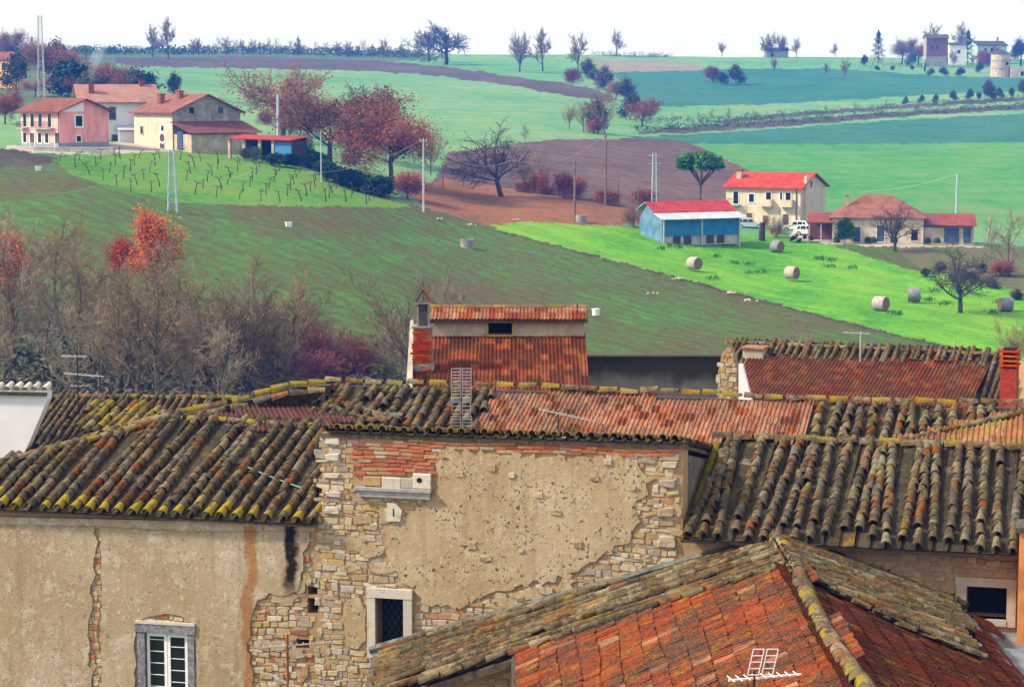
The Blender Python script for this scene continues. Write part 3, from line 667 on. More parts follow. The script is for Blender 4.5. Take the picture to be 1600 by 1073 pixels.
# casement window
w_ = MB(); x0, x1, z0, z1 = winA
wo_ = MB().box((x0, -.06, z0), (x0 + .15, .14, z1 - .14)).box((x1 - .13, -.06, z0), (x1, .14, z1 - .14)).box((x0 - .03, -.075, z1 - .14), (x1 + .03, .14, z1 + .02)).build('window', 'wood_grey', hA)
MB().box((x0 - .02, -.085, z1 + .022), (x1 + .02, .1, z1 + .075)).build('lintel', 'white_stone', wo_)
a0, a1, zt = x0 + .17, x1 - .15, z1 - .16; am = (a0 + a1) / 2
for (l, r_) in ((a0, am - .005), (am + .005, a1)):
    MB().box((l, .0, z0), (l + .055, .05, zt)).box((r_ - .055, .0, z0), (r_, .05, zt)).box((l + .055, .002, zt - .06), (r_ - .055, .048, zt)).build('casement', 'white_paint', wo_)
    MB().box((l + .05, .02, z0), (r_ - .05, .03, zt - .05)).build('pane', 'glass', wo_)
    for k in range(5):
        z = zt - .13 - .22 * k - (.12 if l > a0 + .1 else 0)
        MB().box((l + .056, .008, z), (r_ - .056, .019, z + .012)).build('glazing_bar', 'white_paint', wo_)
roofA = deck(plA, polyA, hA, .035); rA = Roof(roofA, 300)
rA.coppi(plA, polyA, .288, .225, 'coppo', random.Random(11), eave=.34, eave_mat='coppo_eave', altmat='coppo_grey', altp=.25, jit=1.25, sc=1.0)
hip = [plA.p(a, b, .02) for a, b in topA]
rA.line(hip[1:6], CF, .36, 'coppo_moss', random.Random(2), 1.35, .03, 'coppo_pale', .5)
rA.line(hip[5:], CF, .40, 'coppo_pale', random.Random(3), 1.2, .03, 'coppo_moss', .35)
# broken patch at the eave by the stone house: channel tiles lie open
rA.finish()
MB().path([plA.p(a, b, .12) for a, b in (plA.hit(380, 735), plA.hit(420, 752), plA.hit(475, 772))], .018, 5).build('green_hose', 'green_pipe', roofA)
# ---------------------------------------------------------------- house B: tall rubble wall with brick patch
hB = thing('rubble_house', 'tall rubble stone wall with brick patches and peeling tan plaster', 'house', (UL + 3, .3, GROUND_W), CF)
WTL, WTR = fw(503, 676)[1], fw(1067, 694)[1]
winB = (fw(588, 970)[0], fw(632, 970)[0], fw(610, 1016)[1], fw(610, 933)[1])
m = wall_boxes(MB(), UL, UR, GROUND_W, min(WTL, WTR) - .02, [winB], 0, .5)
m.box((UL, .55, GROUND_W), (UR, 4.1, min(WTL, WTR) - 1.2))
m.prism([(UL, 0, min(WTL, WTR) - .019), (UR, 0, min(WTL, WTR) - .019), (UR, 0, WTR), (UL, 0, WTL)], (0, .45, 0))
wallB = m.build('wall', 'mortar', hB)
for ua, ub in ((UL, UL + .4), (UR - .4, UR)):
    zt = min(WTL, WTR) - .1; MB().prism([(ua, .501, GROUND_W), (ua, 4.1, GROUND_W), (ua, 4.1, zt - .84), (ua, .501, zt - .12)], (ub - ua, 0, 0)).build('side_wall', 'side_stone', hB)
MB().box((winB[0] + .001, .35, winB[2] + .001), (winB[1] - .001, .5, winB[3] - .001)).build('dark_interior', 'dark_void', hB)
_plaster('plaster_sand', (.44, .335, .205), (.53, .43, .29), (.35, .245, .13), 1.0)
rl = random.Random(8)
pB1 = pxpoly(rough_line([(682, 704), (760, 706), (860, 712), (935, 714), (985, 716), (1020, 745), (1012, 775), (985, 790), (1000, 815), (985, 845), (935, 872), (905, 890), (860, 905), (815, 912), (770, 925), (715, 948), (688, 946), (655, 938), (652, 914), (625, 905), (607, 872), (604, 835), (614, 812), (640, 800), (652, 790), (664, 782), (680, 775), (682, 704)], 7, 7, rl)[:-1])
pB2 = pxpoly(rough_line([(540, 940), (562, 930), (572, 950), (572, 1000), (560, 1012), (540, 1008), (536, 970), (540, 940)], 8, 2.5, rl)[:-1])
for pp in (pB1, pB2): slab(pp, 0, .04, 'plaster', 'plaster_sand', hB)
bk1 = pxpoly([(557, 690), (680, 690), (679, 738), (557, 742)]); bk2 = pxpoly([(505, 672), (1067, 688), (1067, 713), (900, 709), (680, 703), (680, 690), (505, 686)])
def inwin(u, w, k=.16): return winB[0] - k < u < winB[1] + k and winB[2] - .14 < w < winB[3] + .17
def inB(u, w):
    return not (inside((u, w), pB1) or inside((u, w), pB2) or inside((u, w), bk1) or inside((u, w), bk2) or inwin(u, w)) and w < WTL + (WTR - WTL) * (u - UL) / (UR - UL) - .05
msB = Masonry(wallB, 300)
ledge = (fw(557, 765)[0], fw(676, 765)[0], fw(600, 775)[1], fw(600, 763)[1])
def inB2(u, w): return inB(u, w) and not (ledge[0] - .05 < u < ledge[1] + .05 and ledge[2] - .02 < w < fw(600, 742)[1] + .02)
msB.lay(UL + .02, UR - .02, fw(700, 1100)[1], WTL, inB2, random.Random(41), hs=(.05, .15), ws=(.09, .38), altmat='stone_grey', altp=.12)
for (px, py) in [(951, 721), (738, 852), (815, 860), (842, 772), (990, 762), (930, 745), (770, 730), (800, 742), (870, 800), (720, 740), (905, 850), (760, 870)]:
    u, w = fw(px, py); msB.one(u, w, .2 * rl.uniform(.6, 1.3), .11 * rl.uniform(.7, 1.5), .062, rl.choice(STONES), 'stone')
msB.finish()
_sp = []
while len(_sp) < 34:
    px, py = rl.uniform(510, 1060), rl.uniform(760, 1020); u, w = fw(px, py)
    if inB2(u, w) and not inwin(u, w, .3): _sp.append((px, py, rl.uniform(.08, .32), rl.uniform(.05, .17)))
smear(hB, None, _sp, rl, 'plaster_sand')
# large dressed stones at the corner and over the ledge
mc = Masonry(wallB, 60, 'dressed_stone')
for (px, py, b, h) in [(520, 688, .34, .16), (521, 714, .32, .15), (519, 742, .3, .10), (523, 772, .36, .11), (520, 796, .3, .14), (1040, 800, .3, .2), (1043, 845, .34, .22), (1045, 755, .32, .16), (1046, 725, .28, .14)]:
    u, w = fw(px, py); mc.one(u + .0, w, b, h, .06, rl.choice(STONES[:5]), 'white_stone' if px < 600 else 'stone_grey')
u, w = fw(583, 751); mc.one(u, w, .32, .17, .07, BRICKS[0], 'stone'); u, w = fw(605, 753); mc.one(fw(613, 753)[0], w, .36, .2, .075, BRICKS[1], 'white_stone')
mc.one(*fw(638, 754), .26, .19, .07, BRICKS[2], 'stone_grey'); mc.one(*fw(661, 751), .33, .28, .085, BRICKS[3], 'white_stone'); mc.finish()
u, w = fw(655, 750, -.09); MB().tube((u, -.0855, w), (u, -.095, w), .048, .048, 14).build('drain_hole', 'dark_void', wallB)
MB().box((ledge[0], -.16, ledge[3] - .02), (ledge[1], 0, ledge[3] + .03)).box((ledge[0] + .04, -.12, ledge[2]), (ledge[1] - .02, 0, ledge[3] - .022)).build('stone_ledge', 'slate_ledge', wallB)
sx, sz = fw(617, 800); pl_ = pxpoly([(607, 784), (620, 785), (630, 796), (627, 813), (606, 813)])
vn = slab(pl_, -.02, .06, 'vent_plate', 'white_stone', wallB); MB().box((sx - .012, -.086, sz - .06), (sx + .008, -.0805, sz + .08)).build('slot', 'dark_void', vn)
bs = Masonry(wallB, 300, 'brick')
def inb(u, w): return inside((u, w), bk1) or (inside((u, w), bk2) and w < WTL + (WTR - WTL) * (u - UL) / (UR - UL) - .03)
bs.lay(fw(505, 700)[0], UR, fw(600, 744)[1], WTL, inb, random.Random(51), hs=(.066, .078), ws=(.2, .3), dep=(.025, .05), mat='brick', pieces=BRICKS, gap=.82, altmat='stone', altp=.07)
bs.finish()
x0, x1, z0, z1 = winB
wb_ = MB().box((x0 - .15, -.085, z0 - .13), (x0, .2, z1)).build('window', 'white_stone', hB)
MB().box((x1, -.085, z0 - .13), (x1 + .16, .2, z1)).build('jamb', 'white_stone', wb_); MB().box((x0 - .16, -.095, z1 + .002), (x1 + .17, .2, z1 + .17)).build('lintel', 'white_stone', wb_)
MB().box((x0 + .002, -.09, z0 - .135), (x1 - .002, .2, z0)).build('sill', 'white_stone', wb_)
m = MB(); n = 7; h_ = z1 - z0; b_ = x1 - x0
for k in range(-8, 9):
    for sg in (1, -1):
        a = Vector((x0 + b_ / 2 + k * .12, .1, z0)); d = Vector((sg * .62, 0, 1)); pts = []
        for t in np.linspace(0, h_, 25):
            q = a + d * t
            if x0 + .01 < q.x < x1 - .01: pts.append(q)
        if len(pts) > 2: m.tube(pts[0], pts[-1], .005, .005, 4)
m.build('grille', 'iron', wb_)
# coping tiles along the wall head and the low roof falling away behind
pB = Plane(CF, (UL, .0, WTL), (UR - UL, 0, WTR - WTL), (0, 1, -.20)); LB = math.hypot(UR - UL, WTR - WTL)
roofB = deck(pB, [(-.02, -.06), (LB + .02, -.06), (LB + .02, 4.1), (-.02, 4.1)], hB, .06); rB = Roof(roofB, 250)
rB.coppi(pB, [(0, -.1), (LB, -.1), (LB, 3.9), (0, 3.9)], .21, .30, 'coppo', random.Random(13), eave=.3, jit=1.3, sc=.8, miss=.05); rB.finish()
# ---------------------------------------------------------------- house C: roof with grey lichened barrel tiles
hC = thing('lichen_roof_house', 'stone house with steep grey lichened barrel tile roof and small square window', 'house', (UR + 3, .3, GROUND_W), CF)
EC_w = fw(1330, 855, -.4)[1]
plC = Plane(CF, (UR, -.4, EC_w), (1, 0, 0), (0, math.cos(R(18)), math.sin(R(18))))
tC = plC.hit(1330, 697)[1]; WC = URIGHT - UR
polyC = [(.03, 0), (WC, 0), (WC, tC), (.03, tC)]
roofC = deck(plC, polyC, hC, .05); rC = Roof(roofC, 300)
rC.coppi(plC, polyC, .258, .235, 'coppo_grey', random.Random(17), altmat='coppo', altp=.42, jit=1.2, miss=.02, lost=.28, sc=.94)
gx = plC.hit(1100, 800)[0]
for j in range(12):                                            # green mossy channel beside the tall wall
    for a in (.12, .30): rC.items.append((plC, a, j * .29, COP, 'coppo_green', plC.mat(a, j * .29 + .02, .02, 0, R(2.6), (.9, 1, .5))))
rC.line([plC.p(a, tC - .02, .03) for a in np.linspace(.05, WC, 9)], CF, .40, 'coppo_pale', random.Random(5), 1.3, .05, 'coppo_moss', .35)
rC.finish()
winC = (fw(1510, 940)[0], fw(1573, 940)[0], fw(1540, 966)[1], fw(1540, 916)[1])
wallC = wall_boxes(MB(), UR + .005, URIGHT, GROUND_W, EC_w + .02, [winC], 0, .5).build('wall', 'mortar', hC)
MB().box((UR + .3, .45, GROUND_W), (URIGHT, .6, EC_w - .1)).build('dark_backing', 'dark_void', hC)
msC = Masonry(wallC, 220)
def inC(u, w): return not (winC[0] - .2 < u < winC[1] + .2 and winC[2] - .2 < w < winC[3] + .17)
msC.lay(fw(1240, 900)[0], URIGHT, fw(1400, 1030)[1], EC_w - .03, inC, random.Random(61), hs=(.08, .15), ws=(.14, .34), mat='stone_dim'); msC.finish()  # dimmer stone carries the shade below the eave in its colour
x0, x1, z0, z1 = winC
wc_ = MB().box((x0 - .17, -.04, z0 - .12), (x0, .2, z1)).build('window', 'cream_wall', hC)  # surround colour toned down for the shadow it stands in
MB().box((x1, -.04, z0 - .12), (x1 + .15, .2, z1)).build('jamb', 'cream_wall', wc_); MB().box((x0 - .19, -.05, z1 + .002), (x1 + .16, .2, z1 + .15)).build('lintel', 'cream_wall', wc_)
MB().box((x0 + .002, -.05, z0 - .11), (x1 - .002, .2, z0)).build('sill', 'white_stone', wc_)
# ---------------------------------------------------------------- house D: long house behind the row
VD = 4.35; eD = CF.onv(830, 690, VD)
hD = thing('long_ridge_house', 'long house behind the front row with patched orange and grey tile roof', 'house', (UL + 4, VD + 1, GROUND_W), CF)
plD = Plane(CF, (UL, VD, eD.z), (1, 0, 0), (0, math.cos(R(17)), math.sin(R(17))))
ridD = [plD.hit(*p) for p in ((512, 604), (640, 608), (745, 611), (850, 614), (940, 620), (1100, 624), (1265, 634), (1400, 637), (1500, 638), (1640, 640))]
polyD = [(ridD[0][0], -.05), (ridD[-1][0], -.05)] + ridD[::-1]
roofD = deck(plD, polyD, hD); rD = Roof(roofD, 300)
a1, a2 = plD.hit(748, 650)[0], plD.hit(1266, 660)[0]; bt = min(r_[1] for r_ in ridD) - .1
def cut(lo, hi, top=0.0): return [(lo, -.05), (hi, -.05), (hi, bt + top), (lo, bt + top)]
rD.coppi(plD, cut(ridD[0][0], a1 + .1), .235, .30, 'coppo', random.Random(23), altmat='coppo_grey', altp=.4, jit=1.3, miss=.06)
rD.coppi(plD, cut(a2 + .05, ridD[-1][0]), .255, .30, 'coppo', random.Random(24), altmat='coppo_pale', altp=.3, jit=1.5, miss=.05)
rD.flat(plD, cut(a1 + .1, a2), .185, .33, 'flat_orange', random.Random(25), altmat='flat_worn', altp=.2, jit=1.6)
rd = [plD.p(a, b + .0, .02) for a, b in ridD]
MB().prism([p + Vector((0, 0, -.02)) for p in rd] + [p + Vector((0, 0, -.25)) for p in rd[::-1]], (0, .35, 0)).build('ridge_mortar', 'wood_dark', roofD)
rD.line(rd, CF, .42, 'coppo_pale', random.Random(6), 1.2, .09, 'coppo_moss', .4, 1.5); rD.finish()
MB().box((UL - .2, VD + .2, GROUND_W), (URIGHT, VD + 2.0, eD.z - .12)).build('wall', 'dull_cream', hD)
# ================================================================ near red roof in front of the row (ridge runs toward the viewer)
SE = 19.0; cE, sE_ = math.cos(R(SE)), math.sin(R(SE))
r0_ = CF.M @ CF.onv(1208, 846, .02); RX, RY, RZ = r0_.x, r0_.y, r0_.z - CZ      # ridge end at the wall, in WF heights
GW = -15.5
hE = thing('red_roof_house', 'low house with ridged red pantile roof butting against the rubble wall', 'house', (RX, 33, GW), WF)
plL = Plane(WF, (RX, RY, RZ), (0, -1, 0), (cE, 0, sE_)); plR = Plane(WF, (RX, RY, RZ), (0, 1, 0), (-cE, 0, sE_))
def front(p): return (CF.I @ (WF.M @ p)).y < -.03                                  # stays in front of the row's facade
def hL(*pts): return [plL.hit(*p) for p in pts]
def hR(*pts): return [plR.hit(*p) for p in pts]
def far_edge(pl, b):                                                                # where the plane meets the facade
    lo, hi = -14.0, 14.0
    for _ in range(50):
        mid = (lo + hi) / 2; y = (CF.I @ (WF.M @ pl.p(mid, b))).y
        nearer = y < -.04
        if pl is plL: lo, hi = (lo, mid) if nearer else (mid, hi)
        else: lo, hi = (mid, hi) if nearer else (lo, mid)
    return mid
bl = plL.hit(575, 1050)[1]; br = plR.hit(1535, 1010)[1] - .15; yend = 13.0
bred = plL.hit(806, 1035)[1]
bb = np.linspace(bl, -.02, 12); pLfar = [(far_edge(plL, b), b) for b in bb]
bdy = hL((560, 1100), (660, 1072), (800, 1027), (900, 996), (1000, 962), (1110, 928), (1222, 893))
cLpoly = pLfar + [(bdy[-1][0], -.02)] + bdy[::-1][1:] + [(plL.hit(560, 1100)[0], bl)]
rLpoly = [(a, b) for a, b in bdy[::-1] if b > bred + .02]
aed = float(np.interp(bred, [q[1] for q in bdy], [q[0] for q in bdy]))
rLpoly = [(bdy[-1][0] - .1, -.02)] + [(a - .1, b) for a, b in rLpoly] + [(aed - .1, bred), (yend, bred), (yend, -.02)]
roofE = deck(plL, [(far_edge(plL, bl), bl)] + pLfar[1:] + [(yend, -.02), (yend, bred), (aed + .1, bred), (plL.hit(600, 1090)[0], bl)], hE, .12); rE = Roof(roofE, 300)
bb2 = np.linspace(br, -.02, 10); pRfar = [(far_edge(plR, b), b) for b in bb2]
bdyR = hR((1232, 898), (1300, 935), (1400, 985), (1470, 1015), (1535, 1042))
deck(plR, [(-yend, -.02), (-yend, br)] + pRfar, roofE, .12, name='roof_slope', mat='deck')
rE.coppi(plL, cLpoly, .205, .30, 'coppo_pale', random.Random(71), jit=1.6, sc=.8, altmat='coppo', altp=.45, test=front, miss=.03)
rE.flat(plL, rLpoly, .205, .33, 'flat_worn', random.Random(72), mb=FLA, jit=1.4, altmat='flat_orange', altp=.06)
cRpoly = [(a, b) for a, b in bdyR[::-1]] + [(bdyR[0][0], -.02)] + pRfar[::-1]
plR2 = Plane(WF, plR.P + plR.n * .09, plR.ex, plR.ey)
rE.coppi(plR2, cRpoly, .205, .30, 'coppo', random.Random(73), jit=1.5, sc=.8, altmat='coppo_pale', altp=.35, test=front, miss=.03)
MB().prism([plR.p(a, b, -.01) for a, b in bdyR], plR.n * .1).build('band_edge', 'wood_dark', roofE) if False else None
rRpoly = [(-yend, -.02), (-yend, br)] + [(max(-yend, q[0]), q[1]) for q in hR((1545, 975))] + [(a + .35, b) for a, b in bdyR[::-1]] + [(bdyR[0][0] + .3, -.02)]
rE.flat(plR, rRpoly, .205, .33, 'flat_dark', random.Random(74), mb=FLA, jit=1.3, altmat='flat_worn', altp=.12, test=front)  # darker tile colour carries the shade of the slope turned from the sun
rE.q = 300; rE.finish()
rg = [Vector((RX, RY - t, RZ + .0)) + Vector((.05 * math.sin(t * .7), 0, 0)) for t in np.linspace(0.05, 12.5, 26)]
rE.line(rg[::-1], WF, .19, 'coppo_moss', random.Random(75), 1.45, .10, 'coppo_pale', .75, 1.2, tilt=11)
MB().path([p + Vector((0, 0, .045)) for p in rg], .10, 6).build('ridge_mortar', 'coppo_pale', roofE)
# ragged edge where barrel tiles give way to flat tiles
rE.line([plL.p(a, b, .05) for a, b in bdy[1:]], WF, .40, 'coppo_pale', random.Random(76), 1.05, .03, 'coppo', .45, 1.0, up=tuple(plL.n))
rE.line([plR.p(a, b, .10) for a, b in bdyR], WF, .40, 'coppo_grey', random.Random(77), 1.0, .02, 'coppo', .4, 1.0, up=tuple(plR.n))
# mortar fillet where the roof meets the old wall, walls below, gutter
MB().path([plL.p(a - .0, b, .10) for a, b in pLfar], .085, 6).build('wall_flashing', 'flashing', roofE)
m = MB(); rr = random.Random(5); pts = [plR.p(a, b, .13) for a, b in pRfar]
for A, B in zip(pts[:-1], pts[1:]):
    for k in range(9):
        q = A.lerp(B, rr.random()); c = q + Vector((rr.uniform(-.1, .1), rr.uniform(-.16, .02), rr.uniform(-.06, .08))); s_ = rr.uniform(.05, .13)
        m.add([c + Vector((rr.uniform(-s_, s_), rr.uniform(-s_, s_), rr.uniform(-s_, s_) * .8)) for _ in range(5)], [(0, 1, 2), (0, 2, 3), (0, 3, 4), (1, 2, 4), (1, 3, 4)])
m.build('moss_growth', 'moss_mass', roofE, kind='stuff')
pw = plL.p(aed + .2, bred + .25, -.15); z0 = pw.z
mw = MB().box((RX + (bred + .3) * cE, RY - yend, GW), (RX - (br + .2) * cE, RY - 3.5, z0 - .1)); wE = mw.build('wall', 'mortar', hE)
q1 = plL.p(aed - .15, bred - .02, -.02); q2 = plL.p(aed + 4, bred - .02, -.02)
MB().tube(q1, q2, .06, .06, 8).tube(q1 + Vector((0, -.05, 0)), q1 + Vector((.03, -.05, -3)), .04, .04, 8).build('gutter', 'wood_dark', hE)
wp = plL.p(plL.hit(660, 1080)[0], bl + .1, -.2)
ya = max(plL.p(a, b).y for a, b in bdy[1:3]) + .15; xa, xb = plL.p(0, bl).x, q1.x + .4; za = lambda x: RZ - (RX - x) * math.tan(R(SE)) - .2
msE = Masonry(MB().prism([(xa, ya, GW), (xb, ya, GW), (xb, ya, za(xb)), (xa, ya, za(xa))], (0, .4, 0)).build('side_wall', 'mortar', hE), 60, 'stone', WF)
msE.lay(xa, xb, za(xa) - 1.0, za(xb), lambda u, w: w < za(u) - .05, random.Random(78), v=ya, mat='stone_dim'); msE.finish()
g1 = plR.p(-yend, br - .03, -.03); g2 = plR.p(pRfar[0][0] + .25, br - .03, -.03)
MB().tube(g1, g2, .10, .10, 10).build('gutter', 'zinc', hE)
MB().box((g2.x - .05, RY - yend, GW), (g2.x + .9, g2.y + .2, g2.z - .25)).build('lean_to_cover', 'zinc', hE)
for k, (px, py) in enumerate(((1490, 1003), (1512, 1017))):
    a, b = plR.hit(px, py); MB().add([plR.p(a + x, b + y, .17) for x, y in ((-.08, -.16), (.08, -.16), (.08, .16), (-.08, .16))] + [plR.p(a + x, b + y, .15) for x, y in ((-.08, -.16), (.08, -.16), (.08, .16), (-.08, .16))], [(0, 1, 2, 3), (7, 6, 5, 4), (0, 4, 5, 1), (1, 5, 6, 2), (2, 6, 7, 3), (3, 7, 4, 0)]).build('metal_sheet', 'zinc', roofE)
# ---------------------------------------------------------------- orange painted corner house at the frame edge
p0 = CF.onv(1591, 900, -.8)
hM = thing('orange_corner_house', 'narrow strip of orange painted wall beside the small square window', 'house', (p0.x + 1, -.3, GROUND_W), CF)
q_ = CF.onv(1591, 905, -.8); zt = CF.onv(1591, 830, -.8).z; zb = CF.onv(1591, 900, -.8).z
MB().box((p0.x, -.8, GROUND_W), (p0.x + 3, -.1, zb)).build('wall', 'orange_wall', hM)
MB().box((p0.x, -.8, zb), (p0.x + 3, -.1, zt)).build('upper_wall', 'white_wall', hM) if False else MB().box((p0.x + .002, -.79, zb), (p0.x + 3, -.1, zt)).build('upper_wall', 'orange_wall', hM)
MB().box((p0.x - .06, -.86, zt + .001), (p0.x + 3, -.05, zt + .07)).build('roof_edge', 'coppo_grey', hM)
# ================================================================ roofs behind the row
# recessed maroon roof behind house A
A_, B_, C_ = [CF.I @ at(*t) for t in ((350, 661, 45.0), (560, 660, 45.6), (455, 622, 47.6))]
hI = thing('maroon_roof_house', 'small house with dark maroon ribbed roof sunk between mossy ridges', 'house', (A_.x, A_.y + 1, GROUND_W), CF)
plI = Plane(CF, A_, B_ - A_, C_ - A_)
polI = [plI.hit(*p) for p in ((340, 658), (400, 676), (470, 676), (562, 664), (530, 640), (470, 617), (440, 622))]
roofI = deck(plI, polI, hI); rI = Roof(roofI, 300); rI.flat(plI, polI, .2, .36, 'flat_maroon', random.Random(81), jit=.6); rI.finish()
rt = [CF.I @ at(*t) for t in ((135, 690, 46.0), (200, 672, 46.1), (255, 655, 46.2), (330, 640, 46.4), (400, 622, 46.6), (455, 606, 46.8), (512, 603, 46.9))]
rI.line(rt, CF, .38, 'coppo_moss', random.Random(82), 1.5, .03, 'coppo_pale', .45, 1.4)
rI.line([p + Vector((.06, -.22, -.10)) for p in rt], CF, .38, 'coppo_pale', random.Random(83), 1.4, .0, 'coppo_grey', .45, 1.4)
MB().prism([p + Vector((0, 0, .0)) for p in rt] + [p + Vector((0, 0, -.8)) for p in rt[::-1]], (0, .4, 0)).build('ridge_wall', 'wood_dark', hI)
r2 = [CF.I @ at(*t) for t in ((470, 624, 47.2), (520, 640, 46.4), (565, 656, 45.8), (610, 660, 45.5))]
rI.line(r2, CF, .34, 'coppo_grey', random.Random(84), 1.2, .02, 'coppo', .4, 1.6); rI.line([p + Vector((.25, .15, .06)) for p in r2], CF, .34, 'coppo', random.Random(85), 1.1, .02, 'coppo_grey', .4, 1.6)
MB().box((A_.x - 1.5, A_.y + .3, GROUND_W), (B_.x, A_.y + 1.6, A_.z - .5)).build('wall', 'dull_cream', hI)
pm = Plane(CF, CF.I @ at(130, 690, 46.6), (1, 0, .03), (0, math.cos(R(14)), math.sin(R(14))))
pmp = [pm.hit(*p) for p in ((118, 689), (215, 686), (250, 660), (232, 640), (135, 643))]
rm = deck(pm, pmp, roofI, .14, name='mossy_slope'); x_ = Roof(rm, 60)
x_.coppi(pm, pmp, .22, .26, 'coppo_moss', random.Random(86), jit=1.4, altmat='coppo', altp=.35); x_.finish()
# K: grey barrel tile roof behind on the left, L: white wall beside it
FK = Frame(9, at(200, 650, 56)); k0 = FK.onv(200, 700, -2.4)
hK = thing('grey_tile_house', 'house with small grey barrel tile roof beside the white wall', 'house', (k0.x, 0, k0.z - 9), FK)
plK = Plane(FK, (k0.x, k0.y, k0.z), (1, 0, 0), (0, math.cos(R(18)), math.sin(R(18))))
pk = [plK.hit(*p) for p in ((40, 708), (150, 712), (262, 705), (430, 680), (430, 626), (330, 625), (76, 623))]
roofK = deck(plK, pk, hK); rK = Roof(roofK, 300); rK.coppi(plK, pk, .18, .26, 'coppo_grey', random.Random(91), sc=.72, altmat='coppo', altp=.3, jit=.8)
rK.line([plK.p(*plK.hit(x, y), .02) for x, y in ((80, 624), (200, 624), (330, 626), (430, 627))], FK, .4, 'coppo_pale', random.Random(92), 1.1, .03, 'coppo_moss', .4); rK.finish()
ky = [plK.p(*plK.hit(x, y)) for x, y in ((60, 690), (425, 690))]
MB().box((ky[0].x, ky[0].y - .5, k0.z - 9), (ky[1].x, ky[0].y + 3, ky[0].z - .7)).build('wall', 'dull_cream', hK)
lw = [FK.onv(x, y, -2.9) for x, y in ((-150, 740), (-10, 722), (39, 704), (46, 690), (74, 624), (74, 611), (-150, 609))]
hLw = thing('white_walled_house', 'plain white house wall topped by pale barrel tile ends', 'house', (lw[1].x, -2.9, k0.z - 9), FK)
MB().prism([(p.x, -2.9, p.z) for p in lw[2:]] + [(lw[-1].x, -2.9, k0.z - 9), (lw[2].x, -2.9, k0.z - 9)], (0, .3, 0)).build('wall', 'white_wall', hLw)
tp = Plane(FK, (lw[-1].x, -3.0, lw[-1].z), (1, 0, 0), (0, math.cos(R(12)), math.sin(R(12))))
wid = lw[4].x - lw[-1].x; rfL = deck(tp, [(0, 0), (wid, 0), (wid, .5), (0, .5)], hLw, .05); xl = Roof(rfL, 40)
xl.coppi(tp, [(0, 0), (wid + .02, 0), (wid + .02, .3), (0, .3)], .225, .34, 'white_stone', random.Random(93), sc=.95, miss=0, jit=.4, chan=False); xl.finish()
# F: red roofed house with chimney
yF = 61.0
def fF(px, py, Y=yF): p = at(px, py, Y); return Vector((p.x, p.y, p.z - CZ))
hF = thing('chimney_house', 'red tiled house with raised clerestory, brick chimney and white side wall', 'house', (fF(780, 527).x, 59, GW - 2), WF)
tl, tr_ = fF(644, 527), fF(915, 527)
plF = Plane(WF, (tl.x, yF, (tl.z + tr_.z) / 2), (1, 0, 0), (0, math.cos(R(17)), math.sin(R(17))))
pF = [(0, -4.4), (tr_.x - tl.x, -4.4), (tr_.x - tl.x, 0), (0, 0)]
roofF = deck(plF, pF, hF); rF = Roof(roofF, 300)
rF.flat(plF, [(0, -4.36), (tr_.x - tl.x + .05, -4.36), (tr_.x - tl.x + .05, -.1), (0, -.1)], .2, .335, 'flat_dark', random.Random(101), altmat='flat_red', altp=.35, jit=.6)
c1, c2 = fF(675, 500), fF(912, 524)
hole = (fF(763, 510).x, fF(800, 510).x, fF(780, 522).z, fF(780, 504).z)
wF = wall_boxes(MB(), c1.x, c2.x, c2.z - .3, c1.z + .03, [hole], yF - .1, yF + .3).build('clerestory_wall', 'cream_wall', hF)
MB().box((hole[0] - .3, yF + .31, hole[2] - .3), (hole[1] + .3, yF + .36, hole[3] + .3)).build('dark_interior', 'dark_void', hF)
fm = MB(); x0, x1, z0, z1 = hole
fm.box((x0 - .05, yF - .14, z0 - .05), (x0, yF - .09, z1 + .05)).box((x1, yF - .14, z0 - .05), (x1 + .05, yF - .09, z1 + .05)).box((x0, yF - .14, z1), (x1, yF - .09, z1 + .05)).box((x0, yF - .14, z0 - .05), (x1, yF - .09, z0)).build('window', 'yellow_wood', hF)
plF2 = Plane(WF, (c1.x - .1, yF - .32, c1.z + .02), (1, 0, 0), (0, math.cos(R(16)), math.sin(R(16)))); wf2 = c2.x - c1.x + .2
rf2 = deck(plF2, [(0, 0), (wf2, 0), (wf2, .75), (0, .75)], roofF, .06, name='upper_roof'); x2 = Roof(rf2, 90)
x2.flat(plF2, [(0, 0), (wf2, 0), (wf2, .7), (0, .7)], .2, .335, 'flat_orange', random.Random(102), altmat='flat_red', altp=.4, jit=.6)
x2.line([plF2.p(a, .78, .01) for a in np.linspace(0, wf2, 4)], WF, .38, 'flat_orange', random.Random(103), 1.1, .03, 'coppo_moss', .2, .5); x2.finish(); rF.finish()
MB().prism([(tl.x, yF - 4.4, GW - 2), (tl.x, yF + .8, GW - 2), (tl.x, yF + .8, plF2.p(0, .75).z), (tl.x, yF - 4.4, plF.p(0, -4.4).z - .15)], (tr_.x - tl.x, 0, 0)).build('wall', 'dull_cream', hF) if False else MB().box((tl.x + .05, yF - 4.0, GW - 2), (tr_.x - .05, yF + .6, plF.p(0, -4.0).z - .25)).build('wall', 'dull_cream', hF)
pp = [fF(634, 612, yF - 4.2), fF(644, 612, yF - 4.2), fF(646, 500, yF), fF(641, 500, yF)]
MB().add([pp[0], pp[1], pp[2], pp[3]] + [p + Vector((0, .25, -.9)) for p in pp], [(0, 1, 2, 3), (7, 6, 5, 4), (0, 4, 5, 1), (1, 5, 6, 2), (2, 6, 7, 3), (3, 7, 4, 0)]).build('verge_wall', 'dull_cream', hF)
yC = 58.6; ca, cb = fF(645, 572, yC), fF(676, 513, yC)
ch = MB().box((ca.x + .02, yC + .02, ca.z - .5), (cb.x - .02, yC + .5, cb.z - .01)).build('chimney', 'mortar_red', hF)
